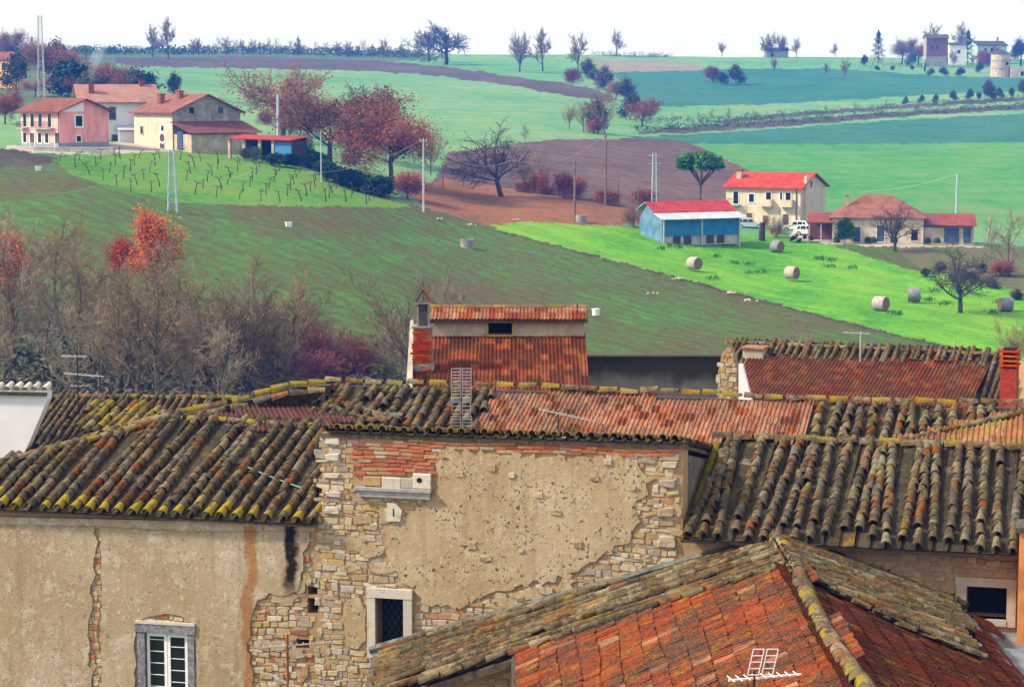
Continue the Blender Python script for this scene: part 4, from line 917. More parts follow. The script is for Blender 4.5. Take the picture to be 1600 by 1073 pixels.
mk = Masonry(ch, 120, 'brick', WF); mk.lay(ca.x + .13, cb.x - .02, ca.z - .3, cb.z - .05, lambda u, w: u < cb.x - .02, random.Random(104), hs=(.07, .075), ws=(.2, .28), dep=(.02, .04), mat='brick_red', pieces=BRICKS, v=yC + .02, gap=.84); mk.finish()
MB().box((ca.x - .03, yC - .02, ca.z - .12), (cb.x + .03, yC + .55, ca.z + .05)).build('mortar_skirt', 'cement', ch); MB().box((ca.x - .02, yC - .02, cb.z), (cb.x + .02, yC + .54, cb.z + .05)).build('chimney_cap', 'cement', ch)
d0, d1 = fF(651, 510, yC), fF(671, 476, yC)
s_ = MB().box((d0.x, yC + .06, cb.z + .051), (d0.x + .05, yC + .42, d1.z)).box((d1.x - .05, yC + .06, cb.z + .051), (d1.x, yC + .42, d1.z)).box((d0.x + .051, yC + .25, cb.z + .051), (d1.x - .051, yC + .3, d1.z - .2)).box((d0.x + .051, yC + .3, d1.z - .2), (d1.x - .051, yC + .34, d1.z)).build('flue', 'cement', ch)
MB().box((d0.x - .03, yC + .03, d1.z + .001), (d1.x + .03, yC + .45, d1.z + .05)).build('flue_slab', 'cement', ch)
ap = Vector(((d0.x + d1.x) / 2, yC + .24, fF(660, 453, yC).z))
MB().bar((d1.x + .03, yC + .24, d1.z + .06), ap + Vector((-.02, 0, 0)), .34, .035, up=(1, 0, 0)).build('cap_tile', 'flat_red', ch); MB().bar((d0.x - .02, yC + .24, d1.z + .06), ap + Vector((0, 0, -.02)), .34, .035, up=(1, 0, 0)).build('cap_tile', 'iron', ch)
# G: weathered cement wall
yG = 62.0; g0, g1 = fF(905, 620, yG), fF(1126, 559, yG)
gw = MB().prism([(g0.x, yG, g0.z - 3), (g1.x, yG, g0.z - 3), (g1.x, yG, g1.z), (fF(990, 559, yG).x, yG, g1.z + .02), (g0.x, yG, g1.z)], (0, .35, 0))
o_ = thing('cement_wall', 'bare blackened cement wall between the two rear roofs', 'wall', (g0.x + 1.5, yG, g0.z), WF); gw.build('wall_face', 'weathered_cement', o_)
MB().box((g0.x, yG - .03, g1.z + .02), (g1.x, yG + .38, g1.z + .06)).build('coping', 'wood_dark', o_)
# H: rear right house with shed dormer roof
FH = Frame(20, at(1350, 590, 60)); q = FH.onv(1130, 641, -3.4)
hH = thing('dormer_roof_house', 'rear house with barrel tile ridge and wide plum shed dormer roof', 'house', (q.x + 4, -1, q.z - 9), FH)
e0 = FH.onv(1350, 548, 2.0)
plH = Plane(FH, e0, (1, 0, 0), (0, math.cos(R(19)), math.sin(R(19))))
pH = [(x, y) for x, y in [plH.hit(*p) for p in ((1128, 645), (1600, 700), (1570, 560), (1500, 554), (1350, 548), (1140, 538))]]
roofH = deck(plH, pH, hH); rH = Roof(roofH, 300); up_ = plH.hit(1350, 567)[1]
dl, dr = plH.hit(1172, 566)[0], plH.hit(1536, 590)[0]
def outd(p): a = (p - plH.P).dot(plH.ex); b = (p - plH.P).dot(plH.ey); return not (dl < a < dr and b < up_ - .2)
rH.coppi(plH, pH, .185, .28, 'coppo_grey', random.Random(111), sc=.74, altmat='coppo', altp=.35, test=outd, jit=.45)
rH.line([plH.p(*plH.hit(x, y), .0) for x, y in ((1135, 538), (1240, 543), (1350, 548), (1450, 552), (1562, 559))], FH, .4, 'coppo_pale', random.Random(112), 1.1, .04, 'coppo_moss', .3, .8)
pd = Plane(FH, plH.p(0, up_, .03), (1, 0, 0), (0, math.cos(R(11)), math.sin(R(11))))
rH.flat(pd, [(dl, -4.2), (dr, -4.2), (dr, .0), (dl, .0)], .2, .33, 'flat_plum', random.Random(113), altmat='flat_worn', altp=.12, jit=1.0); rH.finish()
deck(pd, [(dl, -4.2), (dr, -4.2), (dr, .1), (dl, .1)], roofH, .08, name='dormer_deck')
for a, mt, sg in ((dl, 'white_wall', -1), (dr, 'cream_wall', -1)):
    t_ = pd.p(a, 0); b1 = pd.p(a, -4.1, -.08); b2 = Vector((b1.x, b1.y, plH.p(a, up_ - 4.2).z - .3))
    MB().prism([t_, b1, b2, Vector((t_.x, t_.y, t_.z - .35))], (sg * .12, 0, 0)).build('dormer_cheek', mt, roofH)
wl = plH.p(*plH.hit(1128, 640)); wt = plH.p(*plH.hit(1138, 540))
wH = MB().prism([Vector((wl.x, wl.y, wl.z - 8)), Vector((wl.x, wl.y, wl.z - .1)), Vector((wl.x, wt.y, wt.z - .1)), Vector((wl.x, wt.y, wl.z - 8))], (9.0, 0, 0)).build('wall', 'mortar', hH)
gp = [FH.onv(x, y, -3.0) for x, y in ((1122, 640), (1122, 580), (1129, 550), (1138, 541), (1147, 560), (1154, 640))]
wgh = MB().prism([(p.x, -3.0, p.z) for p in gp], (0, .35, 0)).build('gable_wall', 'mortar', hH); gq = [(p.x, p.z) for p in gp]; msH = Masonry(wgh, 80, 'stone', FH)
msH.lay(gp[0].x, gp[5].x, gp[0].z, gp[3].z, lambda u, w: inside((u, w), gq), random.Random(114), hs=(.07, .14), ws=(.08, .22), v=-3.0); msH.finish()
MB().prism([(p.x, -3.6, p.z) for p in [FH.onv(x, y, -3.6) for x, y in ((1154, 569), (1160, 569), (1175, 628), (1154, 628))]], (0, .12, 0)).build('dormer_cheek', 'white_wall', roofH)
s2 = plH.hit(1183, 555); bx = plH.p(*s2)
vb = MB().box((bx.x - .28, bx.y - .5, bx.z - .35), (bx.x + .28, bx.y + .1, bx.z + .22)).build('roof_vent', 'dull_cream', roofH); MB().box((bx.x - .32, bx.y - .55, bx.z + .221), (bx.x + .32, bx.y + .12, bx.z + .27)).build('vent_cap', 'flat_orange', vb)
# louvred brick chimney near the frame edge
qc = FH.onv(1574, 640, -4.6); qt = FH.onv(1574, 583, -4.6)
cw = .19; chm = MB().box((qc.x - cw, -4.6, qc.z - 1), (qc.x + cw, -4.15, qt.z + .12)).build('chimney', 'rust_red', hH)
for k in range(4): MB().box((qc.x - cw - .03, -4.64, qt.z + .16 + k * .11), (qc.x + cw + .03, -4.1, qt.z + .21 + k * .11)).build('louvre', 'brick_red', chm)
MB().box((qc.x - cw + .05, -4.55, qt.z + .12), (qc.x + cw - .05, -4.2, qt.z + .58)).build('flue_core', 'dark_void', chm)
# J: orange slab roof at the frame edge
A_, B_, C_ = [CF.I @ at(*t) for t in ()] or [CF.onv(1400, 697, 4.12), CF.onv(1640, 700, 4.12), CF.onv(1600, 652, 5.3)]
hJ = thing('ochre_roof_house', 'house corner with smooth ochre slab roof and ragged tile edge', 'house', (B_.x, B_.y + 1, GROUND_W), CF)
plJ = Plane(CF, A_, B_ - A_, C_ - A_); pJ = [plJ.hit(*p) for p in ((1395, 700), (1660, 702), (1660, 640), (1600, 652), (1500, 672))]
roofJ = deck(plJ, pJ, hJ); rJ = Roof(roofJ, 200); rJ.flat(plJ, pJ, .2, .33, 'slab_ochre', random.Random(121), jit=1.2, altmat='flat_orange', altp=.35)
rJ.line([plJ.p(*plJ.hit(x, y), .03) for x, y in ((1395, 698), (1500, 672), (1600, 652), (1655, 641))], CF, .36, 'coppo_pale', random.Random(122), .9, .03, 'coppo', .5, 1.2); rJ.finish()
MB().box((A_.x + 1.5, A_.y + .6, GROUND_W), (B_.x + .5, A_.y + 1.2, A_.z - .2)).build('wall', 'dull_cream', hJ)
# ================================================================ trees
plain('bark', (.13, .10, .065), .95, .4, 3); plain('bark_dark', (.055, .045, .042), .95, .4, 3); plain('bark_pale', (.17, .14, .10), .95, .35, 3)
plain('twig', (.20, .14, .075), .95, .35, .8); plain('twig_pale', (.25, .20, .13), .95, .35, .8); plain('twig_red', (.23, .075, .075), .95, .35, .8); plain('twig_dark', (.06, .05, .055), .95, .3, .8)
def _leaf(name, pal):
    g = G(name, .8, .1); c = g.ramp(g.rand(), [(i / len(pal), k) for i, k in enumerate(pal)], True)
    c = g.mix(g.math('MULTIPLY', g.sm(g.noise(.9, 3, .6), .4, .65), .5), c, tuple(k * .6 for k in pal[0])); M[name] = g.out(c)
_leaf('leaf_red', [(.46, .075, .015), (.55, .11, .02), (.38, .055, .015), (.58, .16, .025), (.44, .10, .03)])
_leaf('leaf_brown', [(.23, .075, .04), (.29, .10, .05), (.18, .06, .04), (.33, .13, .06), (.2, .1, .05)])
_leaf('leaf_crimson', [(.26, .05, .03), (.32, .08, .045), (.18, .045, .03), (.36, .12, .06), (.22, .09, .05), (.15, .06, .04)])
_leaf('leaf_green', [(.045, .14, .025), (.065, .20, .03), (.085, .24, .04), (.035, .10, .02)])
_leaf('leaf_dark', [(.02, .05, .03), (.03, .075, .04), (.04, .095, .045), (.018, .04, .025)])
_leaf('leaf_olive', [(.11, .16, .10), (.15, .20, .13), (.09, .13, .08), (.18, .22, .15)])
_leaf('leaf_scrub', [(.06, .075, .05), (.09, .10, .06), (.12, .09, .06), (.05, .06, .04), (.14, .10, .07)])
class Tree:
    def __init__(s, seed): s.r = random.Random(seed); s.segs = []; s.tips = []
    def branch(s, p, d, L, rad, lv, P):
        r = s.r; n = P['seg'][min(lv, len(P['seg']) - 1)]; pts = [p.copy()]; q = p.copy(); dd = d.copy(); wob = P['wob'][min(lv, len(P['wob']) - 1)]; end = P['taper']
        for k in range(n):
            dd = (dd + Vector((r.gauss(0, wob), r.gauss(0, wob), r.gauss(0, wob * .7) + P['up'][min(lv, len(P['up']) - 1)]))).normalized()
            q2 = q + dd * (L / n); t0, t1 = k / n, (k + 1) / n
            s.segs.append((q, q2, rad * (1 - t0 * (1 - end)), rad * (1 - t1 * (1 - end)), lv)); q = q2; pts.append(q2.copy())
        if lv >= P['levels']: s.tips.append((q, dd)); return
        kids = P['kids'][lv]; st = P['start'][lv]
        for k in range(kids):
            t = st + (1 - st) * (k + r.random()) / kids; t = min(t, .999); i = int(t * n); f = t * n - i; b = pts[i].lerp(pts[i + 1], f)
            base = (pts[i + 1] - pts[i]).normalized(); az = 2.4 * k + r.uniform(-.6, .6); o = base.orthogonal().normalized(); o = Matrix.Rotation(az, 3, base) @ o
            an = R(r.uniform(*P['ang'][lv])); nd = (base * math.cos(an) + o * math.sin(an)).normalized()
            s.branch(b, nd, L * r.uniform(*P['len'][lv]) * (1 - P['short'] * (t - st)), rad * (1 - t * (1 - end)) * P['thin'], lv + 1, P)
        if P.get('lead', 1): s.branch(q, dd, L * .5, rad * end, lv + 1, P)
def _tubes(segs, minr):
    m = MB()
    for (a, b, r0, r1, lv) in segs:
        n = 6 if lv == 0 else (4 if lv == 1 else 3); m.tube(a, b, max(r0, minr), max(r1, minr * .7), n, caps=False)
    return m
PB = dict(levels=4, seg=[5, 4, 3, 2, 2], wob=[.06, .12, .16, .2, .22], up=[.05, .06, .05, .03, .0], kids=[7, 6, 5, 4], start=[.22, .2, .15, .1], ang=[(20, 50), (22, 55), (25, 60), (25, 65)], len=[(.5, .75), (.45, .7), (.4, .65), (.4, .7)], short=.45, thin=.62, taper=.35)
PO = dict(levels=4, seg=[3, 5, 4, 3, 2], wob=[.05, .2, .24, .26, .25], up=[.02, .05, .03, .0, .0], kids=[7, 6, 5, 5], start=[.55, .25, .2, .1], ang=[(35, 75), (30, 70), (30, 70), (30, 75)], len=[(.9, 1.35), (.45, .65), (.4, .6), (.4, .65)], short=.2, thin=.6, taper=.55)
PV = dict(levels=4, seg=[2, 5, 4, 3, 2], wob=[.03, .08, .12, .18, .2], up=[.02, .06, .06, .04, .02], kids=[8, 6, 5, 4], start=[.6, .15, .15, .1], ang=[(8, 38), (14, 38), (18, 45), (20, 50)], len=[(1.6, 2.3), (.38, .6), (.4, .6), (.4, .6)], short=.3, thin=.55, taper=.45)
PS = dict(levels=3, seg=[3, 3, 3, 2], wob=[.1, .16, .2, .22], up=[.04, .05, .03, .0], kids=[6, 6, 6], start=[.1, .1, .1], ang=[(20, 60), (25, 60), (25, 65)], len=[(.6, .9), (.5, .75), (.45, .7)], short=.3, thin=.6, taper=.4)
def make_tree(name, label, cat, seed, P, H=10.0, rad=.2, bark='bark', twig='twig', minr=.014, leaf=None, nleaf=3, lsize=.3, spread=.5, lfrac=1.0, stems=1, lzone=0.0):
    t = Tree(seed); r = t.r
    for k in range(stems):
        d = Vector((r.gauss(0, .05) if stems == 1 else r.uniform(-.55, .55), r.gauss(0, .05) if stems == 1 else r.uniform(-.55, .55), 1)).normalized()
        t.branch(Vector((r.uniform(-.3, .3), r.uniform(-.3, .3), -.1)) if stems > 1 else Vector((0, 0, -.2)), d, 5.0, rad, 0, P)
    zs = max(s_[1].z for s_ in t.segs); k = H / zs
    t.segs = [(a * k, b * k, r0, r1, lv) for a, b, r0, r1, lv in t.segs]; t.tips = [(a * k, d) for a, d in t.tips]
    root = thing(name, label, cat, local=True); cut = 2
    _tubes([s_ for s_ in t.segs if s_[4] < cut], .03).build('trunk', bark, root)
    cr = _tubes([s_ for s_ in t.segs if s_[4] >= cut], minr)
    mats = [twig]
    if leaf:
        mats.append(leaf)
        for (q, d) in t.tips:
            if q.z < lzone * H or r.random() > lfrac: continue
            for _ in range(nleaf):
                c = q + Vector((r.gauss(0, spread), r.gauss(0, spread), r.gauss(0, spread))); s_ = lsize * r.uniform(.5, 1.2)
                x = Vector((r.gauss(0, 1), r.gauss(0, 1), r.gauss(0, 1))).normalized(); y = x.orthogonal().normalized() * s_; x = x * s_
                cr.add([c - x, c - y * .6, c + x * .9, c + y * .6], [(0, 1, 2, 3)], 1)
    cr.build('crown', mats, root); root['_h'] = H; del root['_h']; HT[root] = H; return freeze(root)
HT = {}; USED = set()
def plant(root, px, py, hpx, label=None, group=None, rz=None, tilt=(0, 0), wide=1.0, Y=None):
    p = ground(px, py) if Y is None else at(px, py, Y); s_ = hpx / gscale(p) / HT[root]; r = random.Random(int(px * 7 + py))
    rz = r.uniform(0, 6.28) if rz is None else rz
    loc = p - Vector((0, 0, .15))
    o = dup(root, loc, rz, (s_ * wide, s_ * wide, s_), label, group, tilt); return o
def retire(*roots):                                  # remove the pattern trees themselves
    for root in roots:
        for c in CHILD[root]: bpy.data.objects.remove(c)
        bpy.data.objects.remove(root)
T = {}
T['wood1'] = make_tree('bare_tree', 'x', 'tree', 1, PB, 10, .17, 'bark', 'twig', .013); T['wood2'] = make_tree('bare_tree', 'x', 'tree', 2, PB, 10, .16, 'bark_pale', 'twig_pale', .013)
T['wood3'] = make_tree('bare_tree', 'x', 'tree', 3, PV, 10, .2, 'bark', 'twig', .016); T['shrubby'] = make_tree('bare_shrub', 'x', 'shrub', 4, PS, 6, .09, 'bark', 'twig', .02, stems=4)
T['oak'] = make_tree('oak_tree', 'x', 'tree', 5, PO, 12, .5, 'bark_dark', 'twig_dark', .045); T['oak2'] = make_tree('oak_tree', 'x', 'tree', 15, PO, 12, .36, 'bark_dark', 'twig_dark', .03)
T['brown'] = make_tree('oak_tree', 'x', 'tree', 6, PO, 12, .38, 'bark_dark', 'twig', .025, 'leaf_brown', 3, .22, .5, .55); T['brown2'] = make_tree('oak_tree', 'x', 'tree', 16, PO, 12, .36, 'bark_dark', 'twig', .025, 'leaf_brown', 4, .22, .5, .7)
T['red'] = make_tree('oak_tree', 'x', 'tree', 7, PO, 12, .36, 'bark_dark', 'twig', .02, 'leaf_crimson', 7, .17, .55, .9)
T['orange'] = make_tree('red_leaved_tree', 'x', 'tree', 8, PB, 10, .2, 'bark', 'twig', .016, 'leaf_red', 5, .14, .42, .9, lzone=.4)
T['redshrub'] = make_tree('red_shrub', 'x', 'shrub', 9, PS, 5, .07, 'bark', 'twig_red', .02, 'leaf_crimson', 3, .15, .32, .8, stems=4)
T['pinkshrub'] = make_tree('bare_shrub', 'x', 'shrub', 10, PS, 6, .08, 'bark', 'twig_red', .018, stems=6)
T['green'] = make_tree('evergreen_shrub', 'x', 'shrub', 11, PS, 5, .08, 'bark', 'twig', .02, 'leaf_dark', 5, .34, .35, 1.0, stems=4)
T['olive'] = make_tree('olive_tree', 'x', 'tree', 12, PS, 5, .12, 'bark', 'twig', .02, 'leaf_olive', 5, .26, .32, 1.0, stems=3)
T['citrus'] = make_tree('citrus_tree', 'x', 'tree', 13, PB, 5, .1, 'bark', 'twig', .02, 'leaf_green', 2, .26, .3, 1.0)
T['fan'] = make_tree('bare_tree', 'x', 'tree', 14, PV, 12, .35, 'bark_dark', 'twig', .04)
T['haze'] = make_tree('scrub_bush', 'x', 'bush', 17, PB, 6, .12, 'bark', 'twig', .03, 'leaf_scrub', 2, .22, .4, .8)
def conifer(name, seed, H=12, w=2.4, leaf='leaf_dark'):
    r = random.Random(seed); root = thing(name, 'x', 'tree', local=True); MB().tube((0, 0, -.2), (0, 0, H * .95), .22, .04, 7).build('trunk', 'bark_dark', root); m = MB()
    for k in range(2600):
        t = r.random() ** .8; z = H * (.06 + .94 * t); rr = w * (1 - t) ** .75 * (.75 + .25 * math.sin(z * 3.1)) * math.sqrt(r.uniform(.2, 1)); a = r.uniform(0, 6.283)
        c = Vector((rr * math.cos(a), rr * math.sin(a), z)); s_ = r.uniform(.15, .4); x = Vector((math.cos(a), math.sin(a), r.uniform(-.7, .2))) * s_; y = Vector((-math.sin(a), math.cos(a), r.uniform(-.3, .3))) * s_ * .5
        m.add([c - x, c - y, c + x, c + y], [(0, 1, 2, 3)])
    m.build('crown', leaf, root); HT[root] = H; return freeze(root)
T['conifer'] = conifer('conifer_tree', 3, 12, 4.2); T['cypress'] = conifer('cypress_tree', 4, 9, 1.0)
def stone_pine():
    r = random.Random(6); H = 7.2; root = thing('umbrella_pine', 'x', 'tree', local=True); m = MB().tube((0, 0, -.2), (.1, 0, 3.4), .2, .15, 8, caps=False)
    for k in range(14):
        a = k * 2.4; e = Vector((math.cos(a) * r.uniform(1, 2.8), math.sin(a) * r.uniform(1, 2.8), r.uniform(4.3, 6.1))); m.tube((.1, 0, r.uniform(2.9, 3.5)), e, .1, .03, 5, caps=False)
    m.build('trunk', 'bark', root); m = MB()
    lob = [(r.uniform(0, 6.28), r.uniform(.3, 2.75), r.uniform(.7, 1.25)) for _ in range(26)]
    for k in range(5200):
        a, d, s0 = r.choice(lob); c0 = Vector((d * math.cos(a), d * math.sin(a), 5.35 + (1.25 * (1 - (d / 3.2) ** 2)) * r.choice((.15, .6, 1)))); v = Vector((r.gauss(0, 1), r.gauss(0, 1), r.gauss(0, .6))).normalized() * s0 * r.uniform(.55, 1)
        c = c0 + Vector((v.x, v.y, v.z * .7)); s_ = r.uniform(.14, .32); x = (v.normalized() + Vector((r.gauss(0, .5), r.gauss(0, .5), r.gauss(0, .5)))).normalized() * s_; y = x.orthogonal().normalized() * s_ * .5
        m.add([c - x, c - y, c + x, c + y], [(0, 1, 2, 3)])
    m.build('crown', 'leaf_green', root); HT[root] = H; return freeze(root)
T['pine'] = stone_pine(); T['far1'] = make_tree('bare_tree', 'x', 'tree', 21, PB, 10, .2, 'bark_dark', 'twig', .04); T['faroak'] = make_tree('oak_tree', 'x', 'tree', 22, PO, 12, .45, 'bark_dark', 'twig_dark', .045)
# ---------------------------------------------------------------- planting
plant(T['oak'], 697, 101, 72, 'large dark bare oak standing alone on the skyline', rz=.6, wide=1.25); plant(T['faroak'], 671, 97, 54, 'smaller dark oak touching the large skyline oak', rz=2)
plant(T['fan'], 812, 113, 68, 'pale fan shaped bare tree on the skyline nearest the large oak'); plant(T['far1'], 848, 112, 72, 'pale fan shaped bare tree, second along the skyline from the large oak', rz=2.0)
plant(T['far1'], 903, 112, 64, 'thick bare skyline tree above a small red tree'); plant(T['redshrub'], 897, 132, 26, 'small round red leaved tree above the dark ploughed strip')
plant(T['far1'], 963, 88, 44, 'slim bare tree rising from the low skyline hedge'); plant(T['far1'], 263, 92, 68, 'tall bare tree on the left skyline with open crown'); plant(T['far1'], 238, 90, 54, 'bare tree with dense crown on the left skyline')
for i, (x, y, h) in enumerate([(1128, 88, 22), (1195, 90, 34), (1205, 90, 38), (1222, 90, 36), (1245, 90, 30), (1305, 90, 22), (1210, 112, 22), (1320, 122, 30), (1290, 118, 20)]): plant(T['far1' if i % 3 else 'fan'], x, y, h * 1.1, 'thin bare tree near the distant skyline farmhouse', 'thin bare trees around the skyline farmhouse')
plant(T['conifer'], 1372, 98, 50, 'dark pointed conifer at the edge of the skyline hamlet'); plant(T['brown2'], 1409, 100, 44, 'reddish brown tree between the conifer and the square tower house'); plant(T['conifer'], 1512, 100, 52, 'dark conifer beside the pale green house'); plant(T['far1'], 1460, 90, 56, 'bare tree behind the square tower house'); plant(T['far1'], 1500, 92, 60, 'bare tree behind the dark hamlet conifer')
plant(T['redshrub'], 1538, 105, 26, 'red bush in front of the pale green house'); plant(T['cypress'], 1445, 112, 18, 'small cypress below the square tower house'); plant(T['cypress'], 1595, 104, 22, 'small cypress by the round silo')
plant(T['haze'], 1350, 103, 18, 'round dark bush beside the hamlet conifer'); plant(T['haze'], 1530, 114, 18, 'round dark bush in front of the silo')
for i, (x, y, h) in enumerate([(1435, 100, 34), (1425, 104, 26), (1490, 106, 30), (1555, 100, 34), (1590, 96, 36), (1520, 104, 22)]): plant(T[('brown2', 'haze', 'far1')[i % 3]], x, y, h, 'hazy tree among the hamlet houses', 'trees among the hamlet houses')
for i, (x, y, h) in enumerate([(1475, 118, 14), (1500, 119, 14), (1455, 118, 12), (1370, 110, 8), (1395, 110, 8), (1425, 109, 7)]): plant(T['haze'], x, y, h, 'low scrub bush on the bank below the hamlet', 'scrub bushes below the hamlet', wide=1.6)
for i, (x, y, h) in enumerate([(10, 98, 55), (40, 122, 72), (62, 125, 68), (85, 120, 58), (110, 122, 52), (135, 118, 48), (158, 140, 48), (25, 140, 60)]): plant(T[('brown2', 'wood1', 'brown2', 'haze')[i % 4]], x, y, h, 'tall hazy tree in the dense clump behind the lattice mast', 'clump of hazy trees behind the lattice mast')
for i, (x, y, h) in enumerate([(120, 150, 52), (140, 158, 50), (165, 155, 58), (185, 152, 54), (208, 156, 46), (228, 160, 34), (95, 150, 40), (55, 150, 30)]): plant(T[('green', 'haze', 'brown2', 'brown')[i % 4]], x, y, h, 'hazy tree growing behind the white farmhouse roof', 'hazy trees behind the white farmhouse', wide=1.25)
plant(T['haze'], 271, 150, 38, 'single round grey bush in the pale field behind the stone farmhouse'); plant(T['red'], 8, 192, 56, 'red leaved tree at the frame edge above the pink house')
plant(T['conifer'], 50, 75, 18, 'small dark conifer top on the left skyline')
plant(T['brown'], 442, 212, 120, 'tall brown leaved oak behind the tin roofed shed', rz=1.0, wide=1.2); plant(T['brown2'], 482, 225, 92, 'smaller brown oak left of the spreading one', rz=2.0, wide=1.25); plant(T['brown2'], 562, 245, 112, 'brown oak between the spreading oak and the crimson oak', rz=5.0, wide=1.2); plant(T['brown'], 515, 258, 125, 'spreading brown oak between the shed and the crimson oak', rz=3.2, wide=1.25)
plant(T['oak2'], 557, 192, 68, 'bare dark oak standing behind the spreading brown oak'); plant(T['oak2'], 597, 180, 52, 'bare oak at the back of the oak group', rz=4); plant(T['red'], 612, 285, 128, 'large full crimson leaved oak above the leaf strewn ground', rz=.3, wide=1.12)
for x, y, h in [(413, 196, 24), (455, 208, 42), (470, 205, 34), (548, 228, 44), (566, 222, 40), (590, 235, 44)]: plant(T['redshrub'], x, y, h, 'red shrub below the brown oaks', 'red shrubs below the oaks')
plant(T['redshrub'], 637, 310, 46, 'rounded red shrub beside the wooden pole and dark hedge', wide=1.3); plant(T['wood3'], 673, 272, 72, 'slender tree with curved trunk beside the crimson oak')
for x, y, h in [(478, 254, 22), (492, 262, 24), (508, 270, 20), (525, 282, 24), (545, 290, 26), (560, 296, 24), (578, 300, 26), (597, 305, 30), (432, 256, 18), (455, 258, 18)]: plant(T['green'], x, y, h, 'dark evergreen shrub in the hedge below the oaks', 'dark evergreen hedge shrubs', wide=1.35)
for x, y, h in [(400, 250, 22), (553, 258, 30), (480, 240, 30), (466, 236, 26), (380, 248, 18)]: plant(T['olive'], x, y, h, 'small grey green olive tree near the shed', 'olive trees near the shed')
plant(T['oak2'], 783, 306, 118, 'dark bare tree leaning over the leaf strewn ground', rz=.4, tilt=(0, -.30), wide=1.25)
for i, (x, y, h) in enumerate([(820, 222, 34), (890, 202, 42), (912, 207, 58), (945, 216, 100), (935, 210, 60)]): plant(T[('wood1', 'wood3', 'wood3', 'wood1', 'haze')[i]], x, y, h, ['small bare tree above the bare hillside', 'thin bare tree, left of the slender pair above the bare hillside', 'slender bare tree standing in the pale field', 'tall bare tree rising behind the tall wooden pole', 'grey scrub at the foot of the tall bare tree'][i])
for i, (x, y, h) in enumerate([(1003, 196, 46), (985, 186, 40), (920, 124, 34), (945, 142, 40), (962, 156, 34), (980, 160, 40), (990, 172, 30), (930, 130, 24)]): plant(T[('brown2', 'haze', 'haze', 'haze')[i % 4]], x, y, h, 'hazy bush in the hedge dividing the far fields', 'hazy bushes between the far fields', wide=1.2)
plant(T['redshrub'], 928, 210, 28, 'orange red bush at the foot of the tall bare tree')
plant(T['wood3'], 822, 300, 66, 'slender bare tree with red undergrowth, left of a pair'); plant(T['wood2'], 846, 300, 74, 'bare tree standing in a tall red shrub')
for x, y, h, l in [(843, 302, 36, 'tall red shrub around the bare tree'), (821, 300, 18, 'little red shrub left of the tall red shrub'), (857, 304, 14, 'low red shrub between the two tall red shrubs'), (882, 310, 44, 'tall red shrub next to the stout wooden pole'), (902, 310, 36, 'red shrub right behind the stout wooden pole'), (945, 320, 26, 'red shrub at the foot of the tall wooden pole'), (1004, 320, 26, 'red shrub behind the blue barn')]: plant(T['redshrub'], x, y, h, l, wide=.9 if h > 30 else 1.5)
plant(T['shrubby'], 993, 357, 44, 'small gnarled bare tree beside the blue barn'); plant(T['pine'], 1093, 330, 96, 'green umbrella pine behind the blue barn', rz=.5)
plant(T['redshrub'], 1113, 128, 26, 'round red bush in the far teal pasture'); plant(T['haze'], 1150, 132, 32, 'grey bush right of the round red bush in the teal pasture', wide=1.2); plant(T['haze'], 1128, 132, 20, 'low grey bush between the red bush and its grey neighbour', wide=1.6)
for i, (x, y, h) in enumerate([(1092, 191, 20), (1112, 188, 22), (1138, 186, 22), (1178, 182, 16), (1290, 173, 12), (1335, 168, 12), (1385, 165, 12), (1415, 164, 14), (1440, 161, 14), (1462, 160, 14), (1490, 158, 18), (1515, 156, 18), (1545, 158, 34), (1562, 154, 18), (1580, 152, 16), (1598, 150, 26), (1530, 156, 14)]): plant(T['haze' if i > 6 else 'wood1'], x, y, h, 'little roadside tree along the far dark bank', 'little trees along the far road')
plant(T['oak2'], 1500, 488, 112, 'dark bare tree alone in the meadow near the hay bales', rz=2.2, wide=1.3); plant(T['oak2'], 1398, 392, 80, 'bushy bare tree in front of the long farmhouse', wide=1.15, rz=1.0); plant(T['citrus'], 1320, 380, 40, 'small green leafed tree by the farmhouse door')
plant(T['shrubby'], 1210, 372, 42, 'small pollarded bare tree beside the parked cars'); plant(T['wood1'], 1577, 432, 118, 'tall bare tree at the frame edge near the farmhouse', wide=1.0); plant(T['wood2'], 1548, 392, 60, 'bare tree behind the red roofed lean-to'); plant(T['redshrub'], 1565, 432, 28, 'reddish bush at the foot of the tall frame edge tree', wide=1.6)
for x, y, h in [(1470, 425, 20), (1445, 432, 16), (1520, 440, 18), (1550, 452, 20), (1590, 470, 22), (1535, 425, 16)]: plant(T['haze'], x, y, h, 'low scrub bush on the bank by the meadow', 'scrub bushes on the meadow bank', wide=1.7)
plant(T['wood2'], 1238, 585, 100, 'faint bare tree behind the rear dormer roof'); plant(T['wood3'], 1590, 600, 120, 'thin bare tree at the frame edge behind the rear roofs')
